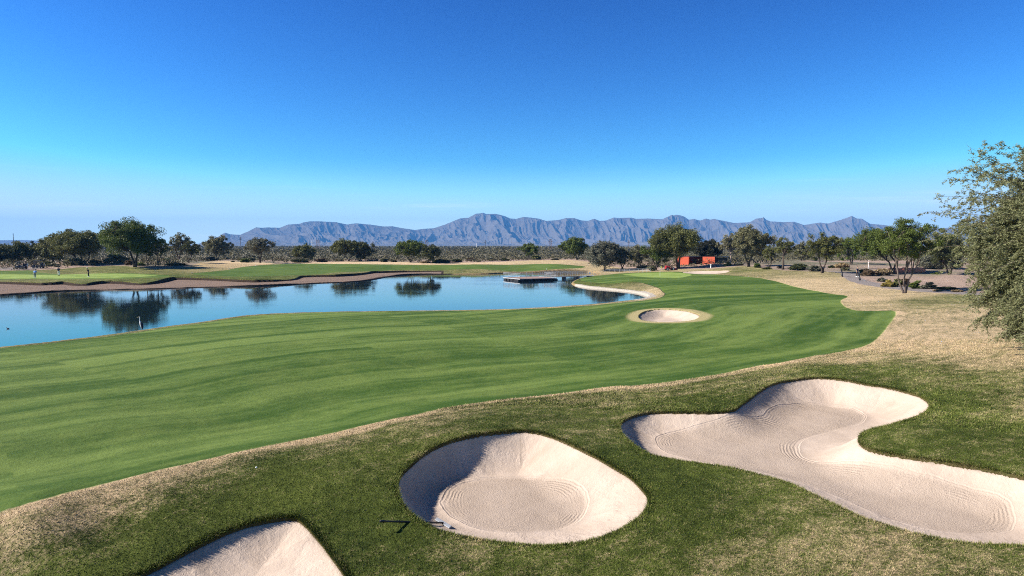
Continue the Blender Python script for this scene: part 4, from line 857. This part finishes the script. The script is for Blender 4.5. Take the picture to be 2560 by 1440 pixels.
person('distant person in white standing above the dark shrubs by the path',at(2171,671),R(60),shirt=M_CWH,legs=M_CWH,hat=M_WHITE,arm_in=False,club=False,sc=1.0)
# ------------------------------------------------------------------ golf carts
def cart(label,px,py,rz,light):
    B=at(px,py); root=empty('golf_cart',B,rz); tag(root,label,'golf cart','golf carts parked behind the left green')
    # local frame: x forward
    b=MB(); b.prism([(-1.15,.35),(-1.2,.62),(-1.05,.80),(-.35,.80),(-.25,.42),(.45,.38),(.62,.55),(.75,.95),(.95,.88),(1.22,.62),(1.25,.38),(1.1,.28),(-1.0,.28)],-.56,.56)
    o=b.build('body',M_NAVY,root); o.rotation_euler=(0,0,-math.pi/2)
    MB().box((-.55,0,.86),(.55,1.0,.14),bev=.05).box((-.86,0,1.12),(.12,1.0,.46),bev=.05).build('seat',M_SEAT if light else M_BLK,root,smooth=False)
    MB().box((-.15,0,1.90),(1.75,1.15,.07),bev=.03).build('roof',M_BLK,root)
    for x,y in((.75,.5),(.75,-.5),(-.95,.5),(-.95,-.5)): MB().tube([(x+(.15 if x>0 else 0),y,.85),(x-.15 if x>0 else x,y,1.9)],.022,6).build('roof_post',M_BLK,root)
    ws=MB().box((0,0,0),(.012,1.0,.75),bev=0).build('windscreen',M_GLS,root,(.78,0,1.42)); ws.rotation_euler=(0,-.18,0)
    MB().tube([(.55,.25,.75),(.32,.25,1.08)],.02,6).tube([(.32+.17*math.cos(t)*.3,.25+.17*math.sin(t),1.08+.17*math.cos(t)) for t in np.linspace(0,6.28,13)],.014,5).build('steering_wheel',M_BLK,root)
    for x,y in((.82,.52),(.82,-.52),(-.78,.52),(-.78,-.52)):
        w=MB().tube([(0,-.09,0),(0,.09,0)],.235,16).build('wheel',M_TYRE,root,(x,y,.235)); MB().tube([(0,-.1,0),(0,.1,0)],.12,12).build('hub',M_STEEL,w)
    for y in(-.3,.3):
        MB().tube([(-1.2,y,.55),(-1.38,y,1.35)],[.13,.14],10).build('golf_bag',M_CNAVY if y>0 else M_CWH,root)
        cl=MB(); [cl.tube([(-1.37+dx*.3,y+dx,1.3),(-1.42+dx*.4,y+dx*1.3,1.6)],.015,5) for dx in(-.07,0,.07)]; cl.build('club',M_STEEL,root)
cart('dark golf cart on the far left, facing left on the sandy strip',54,673,R(172),False)
cart('second dark golf cart with pale seats, right of the other cart',96,671,R(176),True)
# ------------------------------------------------------------------ litter bin
b_=at(427,657); r_=empty('litter_bin',b_); tag(r_,'black litter bin under the trees right of the left green','bin'); MB().box((0,0,.42),(.55,.5,.84),bev=.04).build('bin_body',M_BLK,r_); MB().box((0,0,.90),(.62,.57,.10),bev=.04).build('lid',M_BLK,r_)
# ------------------------------------------------------------------ floating dock
def dock():
    A=at_plane(1267,692,.42); B_=at_plane(1300,698.5,.42); C_=at_plane(1392,696.2,.42)
    ex=(C_-B_); W=ex.length; ex.normalize(); ey=(A-B_); L=ey.length; ey.normalize()
    # square the plan up: ey perpendicular to ex
    ey=Vector((-ex.y,ex.x,0)); L=8.0
    root=empty('floating_dock',Vector((B_.x,B_.y,0)),math.atan2(ex.y,ex.x)); tag(root,'square floating dock with railings on black floats in the lake','dock')
    ska=ey.dot(A-B_); 
    MB().box((W/2,L/2,.50),(W,L,.06)).build('deck',M_DECK,root)
    MB().box((W/2,-.035,.46),(W+.06,.06,.16)).build('edge_beam',M_CONC,root); MB().box((W/2,L+.035,.46),(W+.06,.06,.16)).build('edge_beam',M_CONC,root)
    MB().box((-.035,L/2,.46),(.06,L,.16)).build('edge_beam',M_STEEL,root); MB().box((W+.035,L/2,.46),(.06,L,.16)).build('edge_beam',M_WHITE,root)
    for i in range(5):
        for j in range(5): 
            if i in(0,4) or j in(0,4): MB().box((.7+i*(W-1.4)/4,.8+j*(L-1.6)/4,.12),(W*.17 if j else W*.24,1.25,.34),bev=.05).build('float',M_FLOAT,root)
    def rail(p,q,n,nm='railing'):
        p=Vector(p);q=Vector(q); mb=MB()
        for z in(.55,.85,1.1): mb.tube([p+Vector((0,0,z-.03)),q+Vector((0,0,z-.03))],.026,5)
        for i in range(n+1): mb.tube([p.lerp(q,i/n),p.lerp(q,i/n)+Vector((0,0,1.1))],.03,5)
        return mb.build(nm,M_STEEL,root)
    z=.5; rail((0,0,z),(W,0,z),6); rail((0,0,z),(0,L,z),6); rail((0,L,z),(W-1.6,L,z),5); rail((W,0,z),(W,L-2.5,z),5)
    # gangway to the shore
    e=Matrix.Rotation(-root.rotation_euler.z,3,'Z'); T_=at_plane(1478,689,.62); t_=e@(T_-Vector((B_.x,B_.y,0))); s_=Vector((W,L-1.2,.52)); d=(Vector((t_.x,t_.y,.62))-s_); n=Vector((-d.y,d.x,0)).normalized()*.75
    r2=empty('gangway',Vector((B_.x,B_.y,0)),root.rotation_euler.z); tag(r2,'narrow railed footbridge linking the floating dock to the shore','footbridge')
    e_=s_+d; MB().add([s_-n+Vector((0,0,-.12)),s_+n+Vector((0,0,-.12)),e_+n+Vector((0,0,-.12)),e_-n+Vector((0,0,-.12)),s_-n,s_+n,e_+n,e_-n],[(0,1,2,3),(4,5,6,7),(0,1,5,4),(1,2,6,5),(2,3,7,6),(3,0,4,7)]).build('deck',M_CONC,r2)
    for k in(-1,1):
        mb=MB()
        for z in(.5,.8,1.05): mb.tube([s_+n*k+Vector((0,0,z)),e_+n*k+Vector((0,0,z))],.022,5)
        for i in range(11): q=s_.lerp(e_,i/10)+n*k; mb.tube([q,q+Vector((0,0,1.05))],.026,5)
        mb.build('railing',M_STEEL,r2)
    for f in(.45,.72,.95): q=s_.lerp(e_,f); MB().box((q.x,q.y,.0),(.35,1.4,.9)).build('pier',M_CONC,r2)
dock()
# railing along the path at the head of the green
def railing():
    P=[at(x,y) for x,y in((1478,684),(1520,683),(1560,682.3),(1600,682),(1632,682))]
    P=[Vector((p.x,p.y+3,p.z)) for p in P]; root=empty('railing',P[0]); tag(root,'long low metal railing between the dock footbridge and the green','railing'); o=P[0]
    mb=MB()
    for z in(.45,.85): mb.tube([p-o+Vector((0,0,z)) for p in P],.03,5)
    mb.build('rail',M_STEEL,root)
    for i in range(14):
        t=i/13*(len(P)-1); a=P[min(int(t),len(P)-2)].lerp(P[min(int(t),len(P)-2)+1],t-min(int(t),len(P)-2))-o; MB().tube([a-Vector((0,0,.2)),a+Vector((0,0,.9))],.035,6).build('post',M_STEEL,root)
railing()
b_=at(1474,680); r_=empty('signpost',b_); tag(r_,'small white sign on a post at the end of the far fairway','sign'); MB().tube([(0,0,-.2),(0,0,1.2)],.05,6).build('post',M_WHITE,r_); MB().box((.05,-.06,1.15),(.42,.04,.62),bev=.015).build('sign_board',M_WHITE,r_)
b_=at_plane(1367,678,.55); r_=empty('marker_post',b_); tag(r_,'short white topped post behind the dock railing','post'); MB().tube([(0,0,-.8),(0,0,.5)],.06,8).build('post',M_BLK,r_); MB().ball((0,0,.56),.11,8,6).build('cap',M_WHITE,r_)
# ------------------------------------------------------------------ flagstick
f_=at(1650,690.5); r_=empty('flagstick',f_); tag(r_,'flagstick standing on the right green','flagstick'); MB().tube([(0,0,0),(0,0,2.15)],.02,8).build('pole',M_WHITE,r_)
v=[];f=[]
for i in range(7):
    for j in range(4): v.append((.02+i*.07,.03*math.sin(i*1.1+j*.3),2.1-j*.11-i*.035))
for i in range(6):
    for j in range(3): f.append((i*4+j,i*4+j+1,i*4+j+5,i*4+j+4))
o=MB().add(v,f).build('flag',M_YEL,r_); md=o.modifiers.new('t','SOLIDIFY'); md.thickness=.008
# ------------------------------------------------------------------ red building
def building():
    Pl=at_plane(1692,671,1.25); Y=Pl.y+6; s=Y/F; x=lambda p:(p-1280)*s/cp*1.0
    z0=gz(x(1740),Y)-.3; rz=R(-20)
    root=empty('red_building',Vector((x(1692),Y,z0)),rz); tag(root,'low red rendered building shaded by trees behind the right green','building')
    k=1/math.cos(rz); X=lambda p:(x(p)-x(1692))*k*.93; H=2.75
    MB().box(((X(1720)+0)/2,2.2,H/2),(X(1720),4.4,H)).build('wall',M_RED,root)
    MB().box(((X(1754)+X(1783))/2,2.0,H/2),(X(1783)-X(1754),4.6,H)).build('wall',M_RED,root)
    MB().box(((X(1720)+X(1754))/2,3.7,H/2),(X(1754)-X(1720)-.02,1.4,H)).build('recessed_wall',M_REDSHADE,root)  # same red wall, with the recess shade put into its colour
    d=MB().box((X(1733),2.96,1.05),(1.0,.06,2.1)).build('door',M_BLK,root); MB().ball((X(1733)+.38,2.90,1.0),.06,8,6).build('handle',M_STEEL,d)
    MB().box(((X(1783)+X(1812))/2,2.9,H/2-.1),(X(1812)-X(1783)-.02,3.2,H-.2)).build('side_wall',M_BLK,root)
    for a,b in((1791,1796),(1798,1803),(1804,1808)):
        w=MB().box(((X(a)+X(b))/2,1.28,1.35),(X(b)-X(a),.05,.95)).build('window',M_CONC,root); MB().box(((X(a)+X(b))/2,1.24,1.35),(X(b)-X(a)-.14,.03,.80)).build('pane',M_GLS,w)
    MB().box((X(1752)/1.0,2.4,H+.05),(X(1816)+.1,4.6,.10)).build('roof',M_BLK,root)
building()
sf_=at(1792,672); r_=empty('drinking_fountain',sf_+Vector((0,5,0))); tag(r_,'white drinking fountain in front of the dark end of the red building','drinking fountain'); MB().tube([(0,0,0),(0,0,.75)],[.13,.10],10).build('pedestal',M_WHITE,r_); MB().tube([(0,0,.75),(0,0,.95)],[.18,.25],12).build('basin',M_WHITE,r_)
# ------------------------------------------------------------------ mower
def mower():
    B=at(1674,676); root=empty('fairway_mower',B,R(8)); tag(root,'red ride-on mower parked beside the right green','mower')
    MB().box((-.55,0,.78),(1.15,1.1,.55),bev=.12).box((-.2,0,.5),(2.0,.9,.25),bev=.05).build('body',M_REDP,root); MB().box((-.85,0,1.12),(.55,.8,.2),bev=.06).build('hood',M_REDP,root)
    MB().box((.25,0,.95),(.5,.5,.12),bev=.04).box((.02,0,1.25),(.12,.5,.5),bev=.04).build('seat',M_BLK,root)
    MB().tube([(-.1,-.45,.7),(-.1,-.45,1.95),(-.1,.45,1.95),(-.1,.45,.7)],.035,8).build('roll_bar',M_BLK,root)
    MB().tube([(.95,0,.6),(.72,0,1.15)],.03,6).tube([(.72+.05*math.cos(t),.18*math.sin(t),1.15+.17*math.cos(t)) for t in np.linspace(0,6.28,13)],.018,5).build('steering_wheel',M_BLK,root)
    for x,y,r in((-.75,.62,.36),(-.75,-.62,.36),(.75,.62,.40),(.75,-.62,.40)):
        w=MB().tube([(0,-.14,0),(0,.14,0)],r,16).build('wheel',M_TYRE,root,(x,y,r)); MB().tube([(0,-.15,0),(0,.15,0)],r*.5,12).build('rim',M_WHITE,w)
    for y in(-.95,0,.95):
        q=MB().tube([(0,-.42,0),(0,.42,0)],.16,10).build('cutting_reel',M_BLK,root,(1.45,y,.22)); MB().box((-.1,0,.16),(.4,.8,.06)).build('reel_cover',M_REDP,q)
mower()
# ------------------------------------------------------------------ kerb posts at the path, rubble wall
for px,py,lb in((2108,692,'dark curved kerb post left of the walker on the path'),(2152,701,'dark curved kerb post right of the walker on the path')):
    b_=at(px,py); s=b_.y/F; r_=empty('kerb_post',b_); tag(r_,lb,'post','kerb posts flanking the cart path')
    MB().tube([(-.05,0,-.3),(-.16,.1,.35),(-.05,.5,.85),(.12,1.0,1.15)],[.14,.14,.13,.11],8).build('post',M_BLK,r_,smooth=True); MB().ball((.12,1.0,1.17),.13,8,6).build('cap',M_BLK,r_,smooth=True)
def rubble():
    g=np.random.default_rng(4); B=at(2342,690); B.y+=9; B.z=gz(B.x,B.y); root=empty('rubble_wall',B); tag(root,'low red-orange rubble wall beyond the gravel on the right','wall')
    s=B.y/F; L=82*s; mb=MB()
    for i in range(120):
        x=g.uniform(-L/2,L/2); mb.box((x,g.uniform(-.4,.4),g.uniform(0,.75)),tuple(g.uniform(.25,.7,3)),Matrix.Rotation(g.uniform(0,3),3,'Z')@Matrix.Rotation(g.uniform(-.4,.4),3,'X'),bev=.06)
    mb.box((0,.1,.3),(L,.6,.75)); mb.build('stonework',M_STONE,root)
rubble()
# ------------------------------------------------------------------ poles, lattice towers, wires
def far_at(px,py,D): dx,dz=ray(px,py); return Vector((float(dx)*D,D,2.0))
def pole(label,px,top,D,white=False,arms=True):
    B=far_at(px,620,D); h=z_at(top,D)-2.0; r_=empty('utility_pole',B); tag(r_,label,'pole','power poles on the far plain')
    r=D/F*.75; MB().tube([(0,0,-1),(0,0,h)],[r*1.1,r*.75],8).build('pole',M_WHITE if white else M_WOOD,r_)
    if arms: MB().box((0,0,h*.90),(h*.16,r*1.2,r*1.2)).box((0,0,h*.78),(h*.16,r*1.2,r*1.2)).build('crossarm',M_WOOD,r_)
    return B,h
pole('tall dark pole rising above the trees at the far left',34.5,583,560,arms=False)
pole('dark pole between the sparse lone tree and the crooked trunk tree',602,592,760)
pole('thin pale pole just left of the first lattice tower',780,601,820,True,False)
pole('slim dark pole right of the looping trunk tree',932.5,603,760)
pole('thin white pole in the gap left of the strongest dark pole',1192,608,900,True,False)
pole('strongest dark pole, standing clear in the middle of the plain',1213,600,600)
pole('dark pole top between the drooping tree and the red building trees',1572,600,600)
def lattice(label,px,top,D,round_=False,wd=8):
    B=far_at(px,622,D); h=z_at(top,D)-2.0; w=wd*D/F; r=D/F*.42; r_=empty('lattice_tower',B); tag(r_,label,'power tower','lattice power towers on the far plain')
    for s in(-1,1): MB().tube([(s*w*.45,0,-1),(s*w*.42,0,h*.78),(s*w*(.35 if round_ else .5),0,h*.93),(0,0,h) if round_ else (s*w*.30,0,h)],r,5).build('leg',M_RUST,r_)
    mb=MB()
    for i in range(5):
        a=h*(.15+.16*i); mb.tube([(-w*.42,0,a),(w*.42,0,a+h*.16)],r*.6,4); mb.tube([(w*.42,0,a),(-w*.42,0,a+h*.16)],r*.6,4)
    mb.build('bracing',M_RUST,r_); MB().box((0,0,h*.80),(w*1.35,r*1.5,r*1.6)).box((0,0,h*.97),(w*.7,r*1.5,r*1.6)).build('crossarm',M_RUST,r_)
lattice('square-topped lattice tower above the low dense olive tree',795,600,700)
lattice('rounded lattice tower behind the pair of lake trees',1067,600,700,True)
lattice('rounded lattice tower right of the tree behind the dock',1376,598,640,True)
def wires():
    for k,(zy,lb) in enumerate(((606,'highest thin power wire crossing in front of the mountains'),(609.5,'middle thin power wire crossing in front of the mountains'),(612.5,'lowest thin power wire crossing in front of the mountains'))):
        mb=MB(); xs=[30,602,795,932,1067,1213,1376,1572,2100]; D=760; pts=[]
        for a,b in zip(xs[:-1],xs[1:]):
            for i in range(8):
                t=i/8; x=a+(b-a)*t; p=far_at(x,620,D); p.z=z_at(zy+1.2*4*t*(1-t)*(b-a)/300,D); pts.append(p)
        o=pts[0].copy(); mb.tube([p-o for p in pts],.055,4,False); w=mb.build('power_wire',M_STEEL,None,o); tag(w,lb,'wire','power wires on the far plain')
wires()
# ------------------------------------------------------------------ sky, sun, haze, camera
SUN_EL=35.0; TRAVEL=4.0      # light travels towards +X, turned 15 degrees towards +Y
el=R(SUN_EL); tr=R(TRAVEL)
d=Vector((math.cos(tr)*math.cos(el),math.sin(tr)*math.cos(el),-math.sin(el)))
L=bpy.data.lights.new('sun','SUN'); L.energy=5.0; L.angle=R(.5); L.color=(1,.93,.84)
so=bpy.data.objects.new('sun',L); COL.objects.link(so); so.rotation_euler=d.to_track_quat('-Z','Y').to_euler(); so.location=(-60,-20,60)
W=bpy.data.worlds.new('World'); scene.world=W; W.use_nodes=True; nt=W.node_tree; nt.nodes.clear()
out=nt.nodes.new('ShaderNodeOutputWorld'); bg=nt.nodes.new('ShaderNodeBackground'); sk=nt.nodes.new('ShaderNodeTexSky'); sk.sky_type='NISHITA'; sk.sun_disc=False
sk.sun_elevation=el; sk.sun_rotation=math.atan2(-d.x,-d.y); sk.air_density=1.0; sk.dust_density=.1; sk.ozone_density=2.6; sk.altitude=300
hs=nt.nodes.new('ShaderNodeHueSaturation'); hs.inputs['Saturation'].default_value=1.16; hs.inputs['Hue'].default_value=.5
gm=nt.nodes.new('ShaderNodeGamma'); gm.inputs[1].default_value=1.45
def vm(k):
    q=nt.nodes.new('ShaderNodeVectorMath'); q.operation='MULTIPLY'; q.inputs[1].default_value=k; return q
v1=vm((.1,.1,.1)); v2=vm((9.5,10.5,13.0))
nt.links.new(sk.outputs[0],hs.inputs['Color']); nt.links.new(hs.outputs[0],v1.inputs[0]); nt.links.new(v1.outputs[0],gm.inputs[0]); nt.links.new(gm.outputs[0],v2.inputs[0])

sc_=nt.nodes.new('ShaderNodeSeparateColor'); cc_=nt.nodes.new('ShaderNodeCombineColor'); nt.links.new(v2.outputs[0],sc_.inputs[0])
for i,(e_,k_) in enumerate(((1.18,.66),(1.25,1.06),(1.12,.88))):
    a_=nt.nodes.new('ShaderNodeMath'); a_.operation='MULTIPLY'; a_.inputs[1].default_value=.168
    b_=nt.nodes.new('ShaderNodeMath'); b_.operation='POWER'; b_.inputs[1].default_value=e_
    c_=nt.nodes.new('ShaderNodeMath'); c_.operation='MULTIPLY'; c_.inputs[1].default_value=k_/.168
    nt.links.new(sc_.outputs[i],a_.inputs[0]); nt.links.new(a_.outputs[0],b_.inputs[0]); nt.links.new(b_.outputs[0],c_.inputs[0]); m_=nt.nodes.new('ShaderNodeMath'); m_.operation='MINIMUM'; m_.inputs[1].default_value=(3.2,4.25,6.0)[i]; nt.links.new(c_.outputs[0],m_.inputs[0]); nt.links.new(m_.outputs[0],cc_.inputs[i])
hz_=nt.nodes.new('ShaderNodeMapRange'); hz_.interpolation_type='SMOOTHSTEP'; hz_.inputs[1].default_value=.125; hz_.inputs[2].default_value=-.02; hz_.inputs[4].default_value=.85
hx=nt.nodes.new('ShaderNodeMix'); hx.data_type='RGBA'; hx.inputs[7].default_value=(5.3,7.1,7.3,1); nt.links.new(cc_.outputs[0],hx.inputs[6]); nt.links.new(hz_.outputs[0],hx.inputs[0])
# thin cirrus streaks low over the horizon
tc=nt.nodes.new('ShaderNodeTexCoord'); mp=nt.nodes.new('ShaderNodeMapping'); mp.inputs['Rotation'].default_value=(0,R(-3.5),0); mp.inputs['Scale'].default_value=(2.2,2.2,38)
nz=nt.nodes.new('ShaderNodeTexNoise'); nz.inputs['Scale'].default_value=1.3; nz.inputs['Detail'].default_value=5; nz.inputs['Roughness'].default_value=.55
nt.links.new(tc.outputs['Generated'],mp.inputs[0]); nt.links.new(mp.outputs[0],nz.inputs['Vector'])
rm=nt.nodes.new('ShaderNodeMapRange'); rm.interpolation_type='SMOOTHSTEP'; rm.inputs[1].default_value=.54; rm.inputs[2].default_value=.78; rm.inputs[4].default_value=.40; nt.links.new(nz.outputs['Fac'],rm.inputs[0])
sx=nt.nodes.new('ShaderNodeSeparateXYZ'); nt.links.new(tc.outputs['Generated'],sx.inputs[0])
nt.links.new(sx.outputs['Z'],hz_.inputs[0]); ra=nt.nodes.new('ShaderNodeMapRange'); ra.interpolation_type='SMOOTHSTEP'; ra.inputs[1].default_value=.12; ra.inputs[2].default_value=.04; nt.links.new(sx.outputs['Z'],ra.inputs[0])
mu=nt.nodes.new('ShaderNodeMath'); mu.operation='MULTIPLY'; nt.links.new(rm.outputs[0],mu.inputs[0]); nt.links.new(ra.outputs[0],mu.inputs[1])
mxx=nt.nodes.new('ShaderNodeMix'); mxx.data_type='RGBA'; mxx.inputs[7].default_value=(6.2,6.8,7.0,1); nt.links.new(mu.outputs[0],mxx.inputs[0]); 
zd=nt.nodes.new('ShaderNodeMapRange'); zd.interpolation_type='SMOOTHSTEP'; zd.inputs[1].default_value=.40; zd.inputs[2].default_value=.75; zd.inputs[3].default_value=0; zd.inputs[4].default_value=1
nt.links.new(sx.outputs['Z'],zd.inputs[0]); zv=nt.nodes.new('ShaderNodeVectorMath'); zv.operation='MULTIPLY'; zm=nt.nodes.new('ShaderNodeMix'); zm.data_type='RGBA'; zm.inputs[6].default_value=(1,1,1,1); zm.inputs[7].default_value=(.55,.42,.30,1); nt.links.new(zd.outputs[0],zm.inputs[0]); nt.links.new(hx.outputs[2],zv.inputs[0]); nt.links.new(zm.outputs[2],zv.inputs[1]); nt.links.new(zv.outputs[0],mxx.inputs[6]); nt.links.new(mxx.outputs[2],bg.inputs[0]); bg.inputs[1].default_value=.10; nt.links.new(bg.outputs[0],out.inputs[0])
# haze: one closed box of even air
hz=MB().box((0,4900,(425-6)/2),(26000,11800,431)).build('haze',None)
hm=bpy.data.materials.new('haze_air'); hm.use_nodes=True; t=hm.node_tree; t.nodes.clear(); o_=t.nodes.new('ShaderNodeOutputMaterial'); pv=t.nodes.new('ShaderNodeVolumePrincipled')
pv.inputs['Color'].default_value=(.13,.44,1,1); pv.inputs['Density'].default_value=HAZE; pv.inputs['Anisotropy'].default_value=0.0
t.links.new(pv.outputs[0],o_.inputs['Volume']); hz.data.materials.append(hm); tag(hz,'thin blue air haze over the whole valley','haze',kind='stuff')
cam=bpy.data.cameras.new('camera'); co=bpy.data.objects.new('camera',cam); COL.objects.link(co); co.location=(0,0,CAMZ); co.rotation_euler=(math.pi/2-PITCH,0,0)
cam.sensor_width=36; cam.lens=36*F/2560; cam.clip_start=.1; cam.clip_end=60000; scene.camera=co
scene.view_settings.view_transform='Standard'; scene.view_settings.look='None'; scene.view_settings.gamma=1; scene.view_settings.exposure=EXPO
scene.cycles.max_bounces=6; scene.cycles.diffuse_bounces=3; scene.cycles.glossy_bounces=3; scene.cycles.transmission_bounces=3; scene.cycles.volume_bounces=0; scene.cycles.transparent_max_bounces=6
scene.cycles.use_denoising=False

scene.cycles.filter_width=1.05; scene.cycles.denoising_prefilter='ACCURATE'
